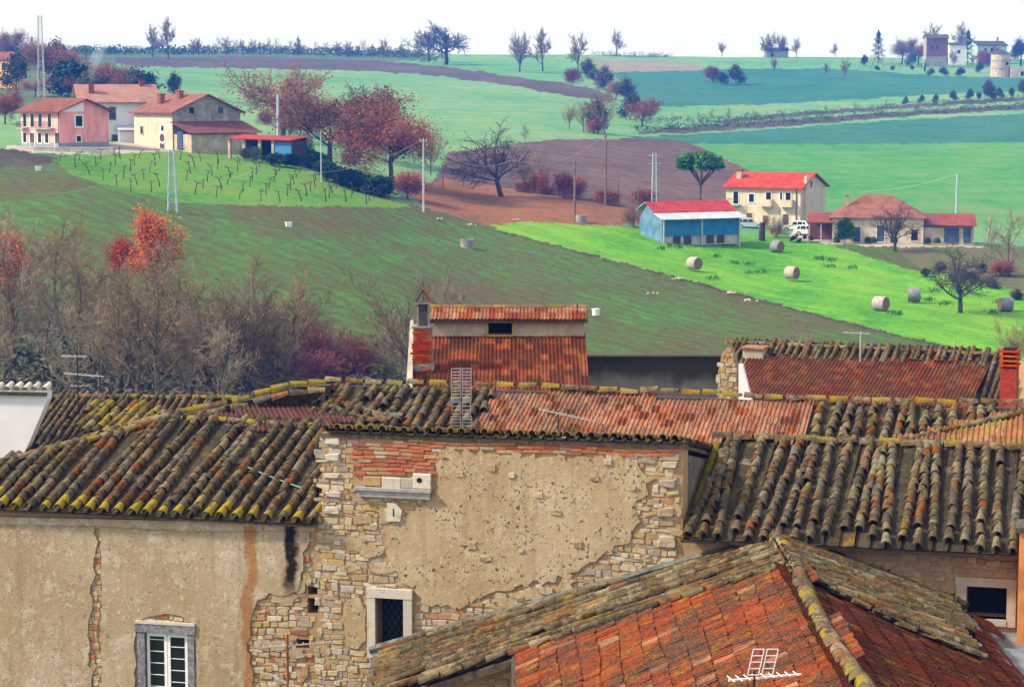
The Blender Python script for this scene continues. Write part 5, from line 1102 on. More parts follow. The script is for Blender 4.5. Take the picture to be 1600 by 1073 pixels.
# bare trees just behind the roofs
plant(T['wood3'], 672, 640, 245, 'tall spreading bare tree behind the brick chimney', wide=1.25); plant(T['wood2'], 705, 640, 225, 'upright bare tree directly behind the clerestory house'); plant(T['wood1'], 745, 630, 160, 'thin bare tree behind the clerestory window')
rw = random.Random(77)
plant(T['orange'], 255, 470, 152, 'bright orange red leaved tree topping the woodland', wide=1.15, rz=1.2); plant(T['orange'], 12, 520, 172, 'red leaved tree at the left frame edge of the woodland', wide=1.1); plant(T['orange'], 205, 455, 92, 'smaller red leaved tree beside the bright orange red one', wide=1.2)
for k in range(27):
    x = -50 + k * 19.5 + rw.uniform(-10, 10); d_ = rw.random(); y = 505 + d_ * 125 + (x / 500) * 40; h = rw.uniform(150, 290) * (1.0 if x < 300 else .72)
    if x > 470: h *= .8
    plant(T[rw.choice(('wood1', 'wood2', 'wood3', 'wood1', 'wood2'))], x, y, h, 'bare tree in the tangled woodland behind the roofs', 'bare woodland trees behind the roofs', wide=rw.uniform(.95, 1.35))
for k in range(20):
    x = 290 + k * 18 + rw.uniform(-8, 8); y = 560 + rw.random() * 60; plant(T[rw.choice(('wood3', 'shrubby', 'wood2'))], x, y, rw.uniform(90, 165) * (1 if x < 480 else .7), 'slim bare sapling at the woodland edge', 'slim saplings at the woodland edge')
plant(T['pinkshrub'], 520, 600, 108, 'purplish red twigged thicket tree behind the mossy ridge', wide=1.2); plant(T['pinkshrub'], 566, 605, 92, 'smaller purplish thicket tree right of the first', wide=1.2); plant(T['pinkshrub'], 490, 610, 78, 'low purplish thicket tree left of the others', wide=1.2)
for i in range(26):
    x = 300 + i * 13.5 + rw.uniform(-5, 5); y = np.interp(x, [300, 420, 660], [87, 87, 93]); plant(T[rw.choice(('far1', 'wood2', 'far1'))], x, y, rw.uniform(16, 34), 'small bare tree in the row along the left skyline', 'small bare trees along the left skyline')
retire(*T.values())
ORD = 'first second third fourth fifth sixth seventh eighth ninth tenth eleventh twelfth thirteenth fourteenth fifteenth sixteenth seventeenth'.split()
_by = {}
for o_ in SC.objects:
    if o_.parent is None and o_.get('group') and 'label' in o_: _by.setdefault((o_['group'], o_['label']), []).append(o_)
for (gq, lq), os_ in _by.items():
    if 1 < len(os_) <= 17:
        for i, o_ in enumerate(sorted(os_, key=lambda o: o.location.x / o.location.y)): o_['label'] = lq + ', ' + ORD[i] + ' from the left'
# undergrowth of the woodland and the far wood along the skyline, one mass each
def brush(name, mat, label, spots, rnd, n, hs, leaf, kindcat):
    m = MB()
    for k in range(n):
        p, s_ = spots(rnd); h = rnd.uniform(*hs) * s_
        for j in range(leaf):
            c = p + Vector((rnd.gauss(0, .5) * s_, rnd.gauss(0, .5) * s_, h * rnd.random() ** .8)); q = rnd.uniform(.12, .4) * s_; x = Vector((rnd.gauss(0, 1), rnd.gauss(0, 1), rnd.gauss(0, .8))).normalized(); y = x.orthogonal().normalized() * q * .35; x = x * q
            m.add([c - x, c - y, c + x, c + y], [(0, 1, 2, 3)])
    return tag(m.build(name, mat, kind='stuff'), label, kindcat)
def _us(r):
    x = r.uniform(-80, 640); y = r.uniform(545, 640); return ground(x, y), 1.0
brush('undergrowth', 'leaf_scrub', 'tangled grey brown undergrowth on the woodland floor', _us, random.Random(1), 900, (.4, 1.7), 12, 'undergrowth')
def _fw(r):
    x = r.uniform(-100, 660); y = np.interp(x, [-100, 0, 200, 420, 660], [90, 88, 86, 86, 92]) - r.uniform(0, 8); return ground(x, y), 2.2
brush('far_wood', 'leaf_dark', 'dark hazy wood stretching along the left skyline', _fw, random.Random(2), 1100, (.5, 1.5), 12, 'wood')
def _fh(r):
    if r.random() < .6:
        x = r.uniform(925, 1050); y = np.interp(x, [925, 990, 1050], [89, 91, 91]) - r.uniform(0, 2); return ground(x, y), 1.2
    x = r.uniform(1340, 1600); y = r.uniform(100, 108); return ground(x, y), 1.2
brush('skyline_hedge', 'leaf_dark', 'low dark hedge along the skyline', _fh, random.Random(3), 260, (.8, 2.6), 9, 'hedge')
def _rb(r):
    x = r.uniform(990, 1620)
    y = np.interp(x, [990, 1050, 1250, 1420, 1620], [207, 203, 191, 178, 166]) + r.uniform(-5, 5) if r.random() < .65 else np.interp(x, [1110, 1300, 1440, 1620], [190, 175, 164, 153]) + r.uniform(-2.5, 2.5)
    return ground(x, y), 1.0
brush('bank_scrub', 'leaf_dark', 'dark scrub covering the two far road banks', _rb, random.Random(4), 900, (.5, 1.8), 8, 'scrub')
m = MB(); r = random.Random(5)
for (x, y) in [(1050, 385), (1060, 388), (1035, 390), (1120, 402), (1148, 412), (1172, 414), (1175, 428), (1190, 427), (1280, 405), (1300, 408), (1297, 418), (1332, 419), (1400, 492), (1452, 470), (1460, 456), (1478, 476), (1115, 437), (1285, 406), (1553, 490), (1560, 475)]:
    p = ground(x, y)
    for k in range(40):
        c = p + Vector((r.gauss(0, .45), r.gauss(0, .45), r.uniform(0, .35))); q = r.uniform(.1, .22); m.add([c - Vector((q * .3, 0, .1)), c + Vector((q * .3, 0, -.1)), c + Vector((r.gauss(0, .1), r.gauss(0, .1), q * 1.6))], [(0, 1, 2)])
tag(m.build('grass_tufts', 'leaf_green', kind='stuff'), 'dark rank grass tufts dotted over the meadow', 'grass')
# ================================================================ farms, sheds, poles and small things of the valley
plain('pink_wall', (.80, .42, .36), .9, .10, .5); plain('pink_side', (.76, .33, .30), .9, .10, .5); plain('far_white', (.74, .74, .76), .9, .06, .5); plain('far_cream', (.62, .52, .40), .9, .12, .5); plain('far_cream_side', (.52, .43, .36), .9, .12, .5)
plain('far_ochre', (.62, .36, .08), .9, .1, .5); plain('far_stone', (.30, .28, .25), .95, .35, 1.2); plain('far_stone_warm', (.46, .38, .28), .95, .25, .9); plain('far_green_wall', (.42, .62, .48), .9, .08, .5); plain('far_base', (.26, .29, .33), .9, .15, .6)
plain('shutter', (.10, .055, .04), .8, .3, 2); plain('blue_sheet', (.055, .22, .40), .6, .2, .8); plain('blue_panel', (.06, .20, .42), .6, .12, .8); plain('grey_sheet', (.46, .48, .52), .6, .18, .8); plain('far_brown', (.20, .08, .05), .9, .3, .6); plain('blue_door', (.05, .09, .17), .7, .2, 1)
plain('post_wood', (.16, .12, .09), .9, .3, 2); plain('post_pale', (.42, .42, .42), .8, .15, 1); plain('post_blue', (.34, .44, .52), .7, .15, 1); plain('concrete', (.40, .39, .37), .9, .2, 1); plain('straw', (.20, .12, .07), .95, .35, 5); plain('wrap', (.36, .31, .29), .7, .2, 2.5); plain('wrap_dim', (.20, .19, .23), .8, .25, 2.5)
plain('car_white', (.80, .82, .85), .25, .03, 1, .5); plain('car_silver', (.45, .50, .56), .3, .05, 1, .5); plain('car_dark', (.03, .03, .04), .35, .1, 1, .5); plain('tyre', (.015, .015, .016), .9, .1); plain('lamp_red', (.45, .02, .02), .4, .1); plain('lamp_clear', (.75, .77, .8), .2, .05); plain('black_pile', (.02, .02, .024), .8, .4, 3); plain('tarp_red', (.40, .03, .03), .8, .2)
def _rooff(name, a, b, sx=3.2):
    g = G(name, .85, .15); p = g.loc(); w = g.n('ShaderNodeTexWave', wave_type='BANDS', bands_direction='X'); g.lk(p, w.inputs['Vector']); w.inputs['Scale'].default_value = sx; w.inputs['Distortion'].default_value = .4
    n = g.noise(.8, 5, .65, p); c = g.mix(g.sm(n, .35, .65), a, b); c = g.mix(g.math('MULTIPLY', g.sm(w.outputs['Fac'], .5, .1), .35), c, tuple(k * .45 for k in a)); g.bump(w.outputs['Fac'], .5, .06); M[name] = g.out(c)
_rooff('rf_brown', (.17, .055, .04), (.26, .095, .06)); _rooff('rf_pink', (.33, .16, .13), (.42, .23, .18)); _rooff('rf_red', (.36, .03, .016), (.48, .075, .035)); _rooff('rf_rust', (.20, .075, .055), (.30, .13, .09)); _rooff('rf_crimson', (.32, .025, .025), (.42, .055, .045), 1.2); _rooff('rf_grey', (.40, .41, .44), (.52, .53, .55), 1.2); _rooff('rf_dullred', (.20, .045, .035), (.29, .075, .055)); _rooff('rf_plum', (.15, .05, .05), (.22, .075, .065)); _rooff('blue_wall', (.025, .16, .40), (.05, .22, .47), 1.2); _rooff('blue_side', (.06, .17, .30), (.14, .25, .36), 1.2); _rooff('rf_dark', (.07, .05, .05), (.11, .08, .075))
class House:
    """gabled block: origin at one near corner, u along the front, v back"""
    def __init__(s, name, label, px, py, ang, u0, u1, b, h, rise, wall, roof, side=None, Y=None, over=.45, hip=False, fdepth=4.0, ridge=.5):
        p = ground(px, py) if Y is None else at(px, py, Y); s.fr = Frame(ang, p); s.u0, s.u1, s.b, s.h, s.rise = u0, u1, b, h, rise; s.p = p; s.k = gscale(p)
        s.t = thing(name, label, 'house', ((u0 + u1) / 2, b / 2, 0), s.fr); side = side or wall
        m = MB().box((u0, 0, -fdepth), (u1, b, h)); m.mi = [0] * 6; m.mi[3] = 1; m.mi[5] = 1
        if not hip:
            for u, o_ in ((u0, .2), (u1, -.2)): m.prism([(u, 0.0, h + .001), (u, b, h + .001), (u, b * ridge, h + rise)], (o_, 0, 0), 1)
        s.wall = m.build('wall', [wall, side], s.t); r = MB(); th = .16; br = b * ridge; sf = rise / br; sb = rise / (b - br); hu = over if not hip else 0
        if not hip:
            for (va, za, vb, zb) in ((-over, h - over * sf, br, h + rise), (b + over, h - over * sb, br, h + rise)):
                r.prism([(u0 - hu, va, za + .02), (u1 + hu, va, za + .02), (u1 + hu, vb, zb + .02), (u0 - hu, vb, zb + .02)], (0, 0, th))
        else:
            i = min(b * .5, (u1 - u0) * .35); A = [(u0 - over, -over, h), (u1 + over, -over, h), (u1 + over, b + over, h), (u0 - over, b + over, h)]; E = [(u0 + i, b / 2, h + rise), (u1 - i, b / 2, h + rise)]
            r.add(A + E + [(x, y, z - th) for x, y, z in A], [(0, 1, 5, 4), (1, 2, 5), (2, 3, 4, 5), (3, 0, 4), (0, 6, 7, 1), (1, 7, 8, 2), (2, 8, 9, 3), (3, 9, 6, 0), (9, 8, 7, 6)])
        s.roof = r.build('roof', roof, s.t)
    def win(s, face, c, z, w=.9, h=1.3, frame='far_white', pane='glass', name='window', shutter=None, fw_=.12):
        d = .05; box = lambda lo, hi, a0, a1: ((lo, -d + a0, hi[0]), (lo, 0, 0))
        def bx(m, c0, c1, z0, z1, o0, o1):
            if face == 'front': m.box((c0, -o1, z0), (c1, -o0, z1))
            elif face == 'right': m.box((s.u1 + o0, c0, z0), (s.u1 + o1, c1, z1))
            else: m.box((s.u0 - o1, c0, z0), (s.u0 - o0, c1, z1))
        m = MB(); bx(m, c - w / 2 - fw_, c - w / 2, z, z + h, .0, .07); bx(m, c + w / 2, c + w / 2 + fw_, z, z + h, .0, .07); bx(m, c - w / 2 - fw_, c + w / 2 + fw_, z + h, z + h + fw_, .0, .07); bx(m, c - w / 2 - fw_ - .05, c + w / 2 + fw_ + .05, z - fw_, z, .0, .10)
        o = m.build(name, frame, s.t); q = MB(); bx(q, c - w / 2, c + w / 2, z, z + h, .0, .03); q.build('pane' if name == 'window' else 'leaf', pane, o)
        if shutter:
            q = MB(); bx(q, c - w / 2 - fw_ - .5, c - w / 2 - fw_, z, z + h, .072, .11); bx(q, c + w / 2 + fw_, c + w / 2 + fw_ + .5, z, z + h, .072, .11); q.build('shutters', shutter, o)
        return o
    def door(s, face, c, z=0.0, w=1.0, h=2.1, frame='far_white', leaf='shutter'): return s.win(face, c, z, w, h, frame, leaf, 'door')
    def balcony(s, c, z, w=2.0, d=.9, mat='concrete', rail='shutter', solid=False):
        o = MB().box((c - w / 2, -d, z - .14), (c + w / 2, -.001, z)).build('balcony', mat, s.t); m = MB()
        if solid: m.box((c - w / 2, -d, z + .01), (c + w / 2, -d + .06, z + .9)).box((c - w / 2, -d + .061, z + .01), (c - w / 2 + .06, -.01, z + .9)).box((c + w / 2 - .06, -d + .061, z + .01), (c + w / 2, -.01, z + .9))
        else:
            m.box((c - w / 2, -d, z + .88), (c + w / 2, -d + .05, z + .93))
            for k in range(int(w / .16) + 1): m.box((c - w / 2 + k * .16, -d + .01, z + .005), (c - w / 2 + k * .16 + .03, -d + .04, z + .88))
        m.build('railing', rail, o); return o
    def chimney(s, u, v, w=.6, hgt=1.2, mat='rf_rust', cap='rf_red'):
        z = s.h + s.rise * (1 - abs(v - s.b / 2) / (s.b / 2)); o = MB().box((u - w / 2, v - w / 2, z - .3), (u + w / 2, v + w / 2, z + hgt)).build('chimney', mat, s.t); MB().box((u - w / 2 - .1, v - w / 2 - .1, z + hgt + .001), (u + w / 2 + .1, v + w / 2 + .1, z + hgt + .14)).build('chimney_cap', cap, o)
    def part(s, name, mat, lo, hi): return MB().box(lo, hi).build(name, mat, s.t)
    def shed(s, name, roof, lo, hi, z0, z1, th=.12):            # single pitch: height z0 at v=lo, z1 at v=hi
        return MB().prism([(lo[0], lo[1], z0), (hi[0], lo[1], z0), (hi[0], hi[1], z1), (lo[0], hi[1], z1)], (0, 0, th)).build(name, roof, s.t)
# pink house
P = House('pink_house', 'pink two storey house with white framed windows and iron balconies', 94, 232, 40, -8.8, 0, 9.0, 5.3, 1.6, 'pink_wall', 'rf_brown', 'pink_side', over=.7)  # gable gets a deeper copy of the pink, shade put into the colour
for c in (-7.8, -6.1, -4.3, -2.2): P.win('front', c, 3.0, .8, 1.9)
for c in (-7.9, -4.5, -2.9): P.win('front', c, .7, .75, 1.4)
P.door('front', -6.2, 0, 1.0, 2.1); P.door('front', -.6, 0, .9, 2.2); P.balcony(-7.9, 2.85, 1.7); P.balcony(-3.3, 2.85, 4.4); P.win('right', 3.5, 3.1, 1.2, 1.5, fw_=.22); P.win('right', 3.4, .9, .8, .8)
P.part('base_course', 'far_base', (-8.85, -.05, -2), (.05, -.001, .75)); MB().box((.001, -.05, -2), (.05, 9, .75)).build('base_course', 'far_base', P.t); MB().prism([(.02, .2, 5.2), (.02, 4.4, 5.2), (.02, 4.4, 6.6)], (.03, 0, 0)).build('gable_panel', 'far_white', P.t)
MB().tube((-.1, -.12, .1), (-.1, -.12, 5.0), .06, .06, 6).build('downpipe', 'shutter', P.t)
# white farmhouse
Wh = House('white_farmhouse', 'white farmhouse with pinkish tile roof behind the pink house', 130, 228, -16, 0, 11.0, 9.5, 6.8, 2.3, 'far_white', 'rf_pink', over=.8, Y=352)
Wh.win('front', 4.5, 4.0, .9, 1.8, 'far_base'); Wh.win('front', 4.9, .3, 1.0, 1.3, 'far_base'); Wh.win('left', 4.6, 7.0, .8, 1.0, 'far_base', fw_=.05); Wh.balcony(1.4, 3.2, 2.4, 1.0, 'far_white', 'far_base', True); Wh.chimney(1.6, 2.2, .8, 1.6, 'rf_rust', 'shutter'); Wh.chimney(9.5, 4.4, .7, .9)
Wh.part('annex', 'far_white', (5.2, -2.2, -2), (7.6, -.001, 2.2)); Wh.shed('annex_roof', 'grey_sheet', (5.0, -2.5), (7.8, 0), 2.3, 3.0)
g = G('smoke'); g.t.nodes.remove(g.b); pv = g.n('ShaderNodeVolumePrincipled'); pv.inputs['Color'].default_value = (.75, .85, 1, 1); pv.inputs['Density'].default_value = .12; g.t.links.new(pv.outputs[0], g.t.nodes['Material Output'].inputs['Volume']); M['smoke'] = g.m
q = Wh.fr.M @ Vector((1.6, 2.2, 9.6)); m = MB(); rs_ = [(0, .25), (1.0, .5), (2.4, .8), (4.0, 1.1), (5.4, .7), (6.2, .1)]; n = 10
m.add([q + Vector((.12 * z * z * .5 + r_ * math.cos(a), r_ * math.sin(a), z)) for z, r_ in rs_ for a in np.linspace(0, 2 * math.pi, n, endpoint=False)], [(j * n + i, j * n + (i + 1) % n, (j + 1) * n + (i + 1) % n, (j + 1) * n + i) for j in range(len(rs_) - 1) for i in range(n)] + [tuple(range(n - 1, -1, -1)), tuple(range((len(rs_) - 1) * n, len(rs_) * n))])
tag(m.build('chimney_smoke', 'smoke', kind='stuff'), 'thin smoke rising from the white farmhouse chimney', 'smoke')
# stone farmhouse with lean-to
S = House('stone_farmhouse', 'cream farmhouse with bare stone gable and arched doorway', 270, 233, 48, -10.3, 0, 12.2, 5.4, 2.5, 'far_cream', 'rf_rust', 'far_stone', over=.6)
S.win('front', -8.2, 2.1, .6, 1.1, 'far_cream_side'); S.win('front', -2.6, 2.6, .7, .8); S.win('right', 3.4, 5.2, .9, .9, 'far_stone', fw_=.06); S.win('right', 8.6, 5.2, .9, .9, 'far_stone', fw_=.06); S.chimney(-6.8, 2.6, .8, 1.5); S.chimney(-4.6, 4.5, .8, 1.2)
d = S.door('front', -2.7, 0, 1.3, 1.6); MB().tube((-2.7, -.001, 1.6), (-2.7, -.07, 1.6), .9, .9, 14).build('arch_head', 'far_white', d); MB().tube((-2.7, -.071, 1.6), (-2.7, -.075, 1.6), .65, .65, 14).build('fanlight', 'shutter', d)
S.part('leanto_wall', 'far_stone_warm', (.001, .2, -2), (4.6, 12, 2.2)); MB().prism([(.02, -.4, 3.9), (.02, 12.6, 3.9), (5.2, 12.6, 2.3), (5.2, -.4, 2.3)], (0, 0, .12)).build('leanto_roof', 'rf_plum', S.t); MB().box((1.0, .1, 0), (2.4, .199, 2.6)).build('leanto_door', 'blue_door', S.t)
# tin roofed shed with blue sheet
q = ground(395, 247); fr = Frame(25, q); t = thing('open_shed', 'open timber shed with flat red tin roof and blue side sheet', 'shed', (0, 0, 0), fr)
MB().prism([(-4.2, -.6, 2.7), (6.6, -.6, 2.5), (6.6, 4.6, 2.9), (-4.2, 4.6, 3.1)], (0, 0, .12)).build('roof', 'rf_crimson', t)
for u in (-3.8, -1.4, 1.2, 3.4): MB().box((u - .2, -.2, -1), (u + .2, .2, 2.58)).build('post', 'far_stone_warm', t)
MB().box((3.4 + .201, -.1, .35), (6.4, -.02, 2.35)).build('blue_sheet', 'blue_panel', t); MB().box((-4, 4, -1), (6.4, 4.2, 2.85)).build('back_wall', 'dark_void', t); MB().box((6.3, 0, -1), (6.4, 4, 2.5)).build('side_wall', 'wood_dark', t)
# yellow house at the frame edge
Y_ = House('yellow_house', 'yellow house corner at the left frame edge below the wooded skyline', 18, 138, 35, -9, 0, 4, 7.0, 1.4, 'far_ochre', 'rf_brown', over=.5); Y_.win('front', -2.4, 4.2, 1.6, 1.8); Y_.win('front', -2.2, .8, 1.6, 1.5)
# cream house with red roof
Cq = House('cream_house', 'cream two storey house with bright red roof and small balconies', 1250, 358, 30, -11.8, 0, 9.5, 5.9, 1.9, 'far_cream', 'rf_red', 'far_cream_side', over=.5)  # gable gets a darker copy of the cream to carry its shade
for c in (-10.2, -7.7, -5.0, -1.9): Cq.win('front', c, 3.4 if c != -7.7 else 3.7, .8, 1.8 if c != -7.7 else 1.2, shutter=None)
Cq.win('front', -3.0, 4.0, .35, 1.2); Cq.door('front', -8.0, .2, .9, 1.9, 'far_cream', 'far_brown'); Cq.door('front', -5.4, .2, .9, 1.6, 'far_cream', 'far_brown'); Cq.door('front', -2.2, .2, .9, 1.9); Cq.balcony(-10.3, 3.3, 1.8, rail='iron'); Cq.balcony(-5.2, 3.3, 2.0, mat='far_cream', rail='far_cream', solid=True); Cq.balcony(-2.0, 3.3, 2.0, mat='far_cream', rail='far_cream', solid=True)
Cq.win('right', 3.9, 5.9, .7, .9, 'far_cream_side', fw_=.05); Cq.chimney(-10.8, 2.6, .7, 1.2, 'far_stone_warm', 'shutter'); MB().box((.001, 1.2, -2), (.45, 2.4, 7.6)).build('chimney_breast', 'far_cream_side', Cq.t); MB().tube((-.6, -.1, 0), (-.6, -.1, 5.7), .07, .07, 6).build('downpipe', 'shutter', Cq.t)
# blue barn
q = ground(1036, 379); fr = Frame(-24, q); t = thing('blue_barn', 'blue corrugated barn with red upper roof and grey lower roof', 'barn', (5, 3, 0), fr); k = gscale(q)
MB().box((0, .05, .8), (11.6, .15, 3.0)).build('front_sheeting', 'blue_wall', t); MB().box((-.1, .1, -.5), (0, 6.4, 3.2)).prism([(-.1, .1, 3.2), (-.1, 6.4, 3.2), (-.1, 4.2, 4.9)], (.1, 0, 0)).build('gable_sheeting', 'blue_side', t)
MB().box((.0, .2, -.5), (11.6, .3, .9)).build('base_wall', 'concrete', t); MB().box((11.6, .1, -.5), (11.7, 6.4, 3.2)).build('end_sheeting', 'blue_side', t)
MB().prism([(-.6, -.8, 3.0), (12.2, -.8, 3.0), (12.2, 1.6, 3.7), (-.6, 1.6, 3.7)], (0, 0, .08)).build('lower_roof', 'rf_grey', t); MB().prism([(-.5, 1.601, 3.78), (12.0, 1.601, 3.78), (12.0, 4.4, 5.1), (-.5, 4.4, 5.1)], (0, 0, .08)).build('upper_roof', 'rf_crimson', t); MB().prism([(-.5, 4.401, 5.1), (12.0, 4.401, 5.1), (12.0, 7.0, 3.9), (-.5, 7.0, 3.9)], (0, 0, .08)).build('rear_roof', 'rf_grey', t)
for u in (.1, 5.8, 11.5): MB().box((u - .1, -.12, -1), (u + .1, .045, 3.0)).build('post', 'post_pale', t)
for a in (1.6, 3.2, 6.6, 8.2): MB().box((a, .12, -.3), (a + 1.1, .198, .75)).build('stacked_crate', 'wood_dark', t)
# long farmhouse
Lq = House('long_farmhouse', 'long low cream farmhouse with dull brown hipped roof', 1300, 378, 8, 0, 12.4, 11, 3.4, 2.9, 'far_cream', 'rf_rust', 'far_stone_warm', over=.4, hip=True)
Lq.door('front', 3.4, 0, .9, 2.1, 'far_cream', 'blue_door'); Lq.door('front', 6.6, .1, 1.0, 2.2, 'far_white', 'blue_door'); Lq.win('front', 11.2, .3, .9, 1.5, 'far_cream', 'dark_void'); Lq.chimney(2.0, 3.0, .4, 1.3, 'far_stone_warm', 'far_stone')
Lq.shed('porch_roof', 'rf_dullred', (-3.4, -.4), (.3, 4), 2.6, 3.7); [MB().box((u, -.3, -1), (u + .15, -.15, 2.6)).build('porch_post', 'post_pale', Lq.t) for u in (-3.2, -1.6)]; Lq.part('porch_wall', 'rf_brown', (-3.3, 2.5, -1), (-.01, 2.7, 2.8))
Lq.part('leanto_wall', 'far_stone_warm', (12.5, .4, -2), (19.2, 8, 2.1)); Lq.shed('leanto_roof', 'rf_dullred', (14.4, -.2), (19.6, 6), 2.3, 3.6); Lq.shed('leanto_roof', 'rf_plum', (12.4, .0), (14.398, 6), 2.4, 3.6); MB().box((15.2, .3, 0), (17.2, .399, 2.0)).build('shed_door', 'blue_door', Lq.t); MB().box((17.8, .3, 0), (18.8, .399, 2.0)).build('shed_door', 'blue_door', Lq.t)
for k, c in enumerate((12.9, 14.2, 4.9, 5.6, 8.4, .6)):
    o = MB().add([Vector((c, -.7, 0)) + Vector((math.cos(a) * r_, math.sin(a) * r_ * .6, z)) for z, r_ in ((0, .5), (.45, .55), (.8, .25)) for a in np.linspace(0, 5.5, 7)], [(i + 7 * j, (i + 1) % 7 + 7 * j, (i + 1) % 7 + 7 * j + 7, i + 7 * j + 7) for j in range(2) for i in range(7)] + [tuple(range(14, 21))]).build('potted_shrub', 'leaf_dark', Lq.t)
# skyline hamlet
Tq = House('tower_house', 'square dark brown tower house on the skyline hamlet', 1447, 104, 0, 0, 10, 8, 13.0, 1.6, 'far_brown', 'rf_dark', 'far_stone', over=.5); Tq.part('lower_storey', 'far_stone', (-.3, -.35, -2), (10.3, -.001, 4.5)); Tq.win('front', 5, 8, 1.2, 1.6, 'far_brown'); Tq.win('front', 2.5, 8, 1.2, 1.6, 'far_brown')
Nq = House('hamlet_white_house', 'white house wall between the tower house and the conifer', 1483, 102, 0, 0, 8, 7, 9.5, 1.0, 'far_white', 'rf_dark', over=.4); Nq.win('front', 4.5, 5.6, 1.2, 1.5, 'far_base')
Gq = House('pale_green_house', 'pale green two storey house with low gable on the skyline', 1527, 100, -20, 0, 16.5, 10, 9.0, 2.0, 'far_green_wall', 'rf_dark', over=.7)
for c in (4.5, 8, 11.5): Gq.win('front', c, 6.0, 1.2, 1.5, 'far_brown'); Gq.win('front', c, 2.2, 1.2, 1.5, 'far_brown')
Gq.chimney(14, 5, .9, 1.8, 'far_stone', 'shutter'); Gq.balcony(2.6, 5.4, 4, 1.4, 'far_base', 'far_base', True)
q = ground(1563, 120); t = thing('round_silo', 'round stone silo tower with conical cap below the green house', 'silo', tuple(q)); k = 4.1
MB().tube(q + Vector((0, 0, -2)), q + Vector((0, 0, 9.6)), 4.2, 4.1, 20).build('drum', 'far_stone_warm', t); MB().tube(q + Vector((0, 0, 9.61)), q + Vector((0, 0, 11.4)), 4.5, .2, 20).build('conical_cap', 'rf_dark', t)
for z in (3.3, 6.6): MB().tube(q + Vector((0, 0, z)), q + Vector((0, 0, z + .25)), 4.28, 4.28, 20).build('band', 'far_stone', t)
MB().box(q + Vector((1.5, -4.25, 4.9)), q + Vector((2.4, -3.6, 6.0))).build('window', 'dark_void', t)
q = ground(1580, 121); t = thing('silo_wall', 'low plastered wall building attached beside the round silo', 'wall', tuple(q)); MB().box(q + Vector((0, 0, -1)), q + Vector((14, 4, 4.2))).build('wall_face', 'far_cream_side', t); MB().box(q + Vector((4, -.05, .6)), q + Vector((5.2, -.001, 2.4))).build('opening', 'dark_void', t)
Bq = House('skyline_barn', 'long grey stone barn on the bare skyline', 1197, 93, 0, 0, 11, 6, 4.2, 1.5, 'far_stone', 'rf_dark', over=.3, Y=1150); Bq.win('front', 3, 1.5, 1, 1.2, 'far_stone', 'dark_void')
# ---------------------------------------------------------------- poles and pylons
def pole(name, px, py, ptop, rad, mat, label, arm=None, lamp=None):
    p = ground(px, py); h = (py - ptop) / gscale(p); t = thing(name, label, 'pole', tuple(p)); MB().tube(p - Vector((0, 0, .6)), p + Vector((0, 0, h)), rad, rad * .62, 8).build('shaft', mat, t)
    if arm:
        MB().bar(p + Vector((-arm, 0, h - .25)), p + Vector((arm, 0, h - .25)), .12, .12).build('crossarm', mat, t)
        for s_ in (-arm * .85, 0, arm * .85): MB().tube(p + Vector((s_, 0, h - .19)), p + Vector((s_, 0, h + .12)), .06, .04, 6).build('insulator', 'post_pale', t)
    return p + Vector((0, 0, h))
def pylon(px, py, ptop, w0, w1, label, mat='post_pale', heads=0):
    p = ground(px, py); h = (py - ptop) / gscale(p); t = thing('lattice_mast', label, 'mast', tuple(p)); n = max(6, int(h / 1.1)); leg = MB(); br = MB()
    cor = lambda z: [p + Vector((sx * (w0 + (w1 - w0) * z / h) / 2, sy * (w0 + (w1 - w0) * z / h) / 2, z)) for sx, sy in ((-1, -1), (1, -1), (1, 1), (-1, 1))]
    for i in range(4):
        m = MB().bar(cor(-.5)[i], cor(h)[i], .09); m.build('leg', mat, t)
    for k in range(n):
        a, b = cor(h * k / n), cor(h * (k + 1) / n)
        for i in range(4):
            j = (i + 1) % 4; br.bar(a[i], b[j], .055); br.bar(b[i], b[j], .055)
    br.build('bracing', mat, t)
    for z in range(heads): MB().bar(p + Vector((-.9, 0, h - .3 - z * 1.2)), p + Vector((.9, 0, h - .3 - z * 1.2)), .1).build('crossarm', mat, t)
    return p + Vector((0, 0, h))
m1 = pylon(65, 152, 27, 1.3, .75, 'tall pale lattice mast rising above the hazy trees', 'post_pale'); m2 = pylon(270, 332, 236, 1.0, .5, 'lattice mast standing in the vineyard below the stone farmhouse', 'post_blue', 1); m3 = pylon(1022, 330, 240, .75, .45, 'blue grey lattice mast behind the blue barn', 'post_blue', 2)
t1 = pole('utility_pole', 435, 248, 148, .27, 'post_blue', 'pale blue tubular pole beside the tin roofed shed'); t2 = pole('utility_pole', 662, 330, 218, .16, 'post_pale', 'pale wooden pole beside the rounded red shrub', .5); t3 = pole('utility_pole', 898, 346, 252, .2, 'post_wood', 'stout brown pole behind the stone well'); t4 = pole('utility_pole', 946, 322, 210, .2, 'post_wood', 'tall brown pole at the red shrub on the bare hillside'); t5 = pole('utility_pole', 1494, 352, 272, .24, 'post_blue', 'pale blue pole in the wheat field behind the farmhouse'); t6 = pole('utility_pole', 966, 322, 268, .1, 'post_wood', 'thin short pole right of the tall brown pole'); t7 = pole('utility_pole', 997, 322, 286, .1, 'post_wood', 'thin short pole behind the blue barn gable'); t8 = pole('utility_pole', 502, 282, 205, .1, 'post_pale', 'thin grey pole in front of the spreading brown oak'); t9 = pole('utility_pole', 1545, 385, 340, .13, 'post_pale', 'grey pole at the edge of the farm track'); t10 = pole('utility_pole', 692, 292, 252, .1, 'post_wood', 'short thin post right of the crimson oak'); t11 = pole('utility_pole', 724, 290, 246, .1, 'post_wood', 'short thin post left of the leaning tree')
pole('fence_post', 1490, 560, 530, .09, 'post_pale', 'pale fence post just above the rear dormer roof')
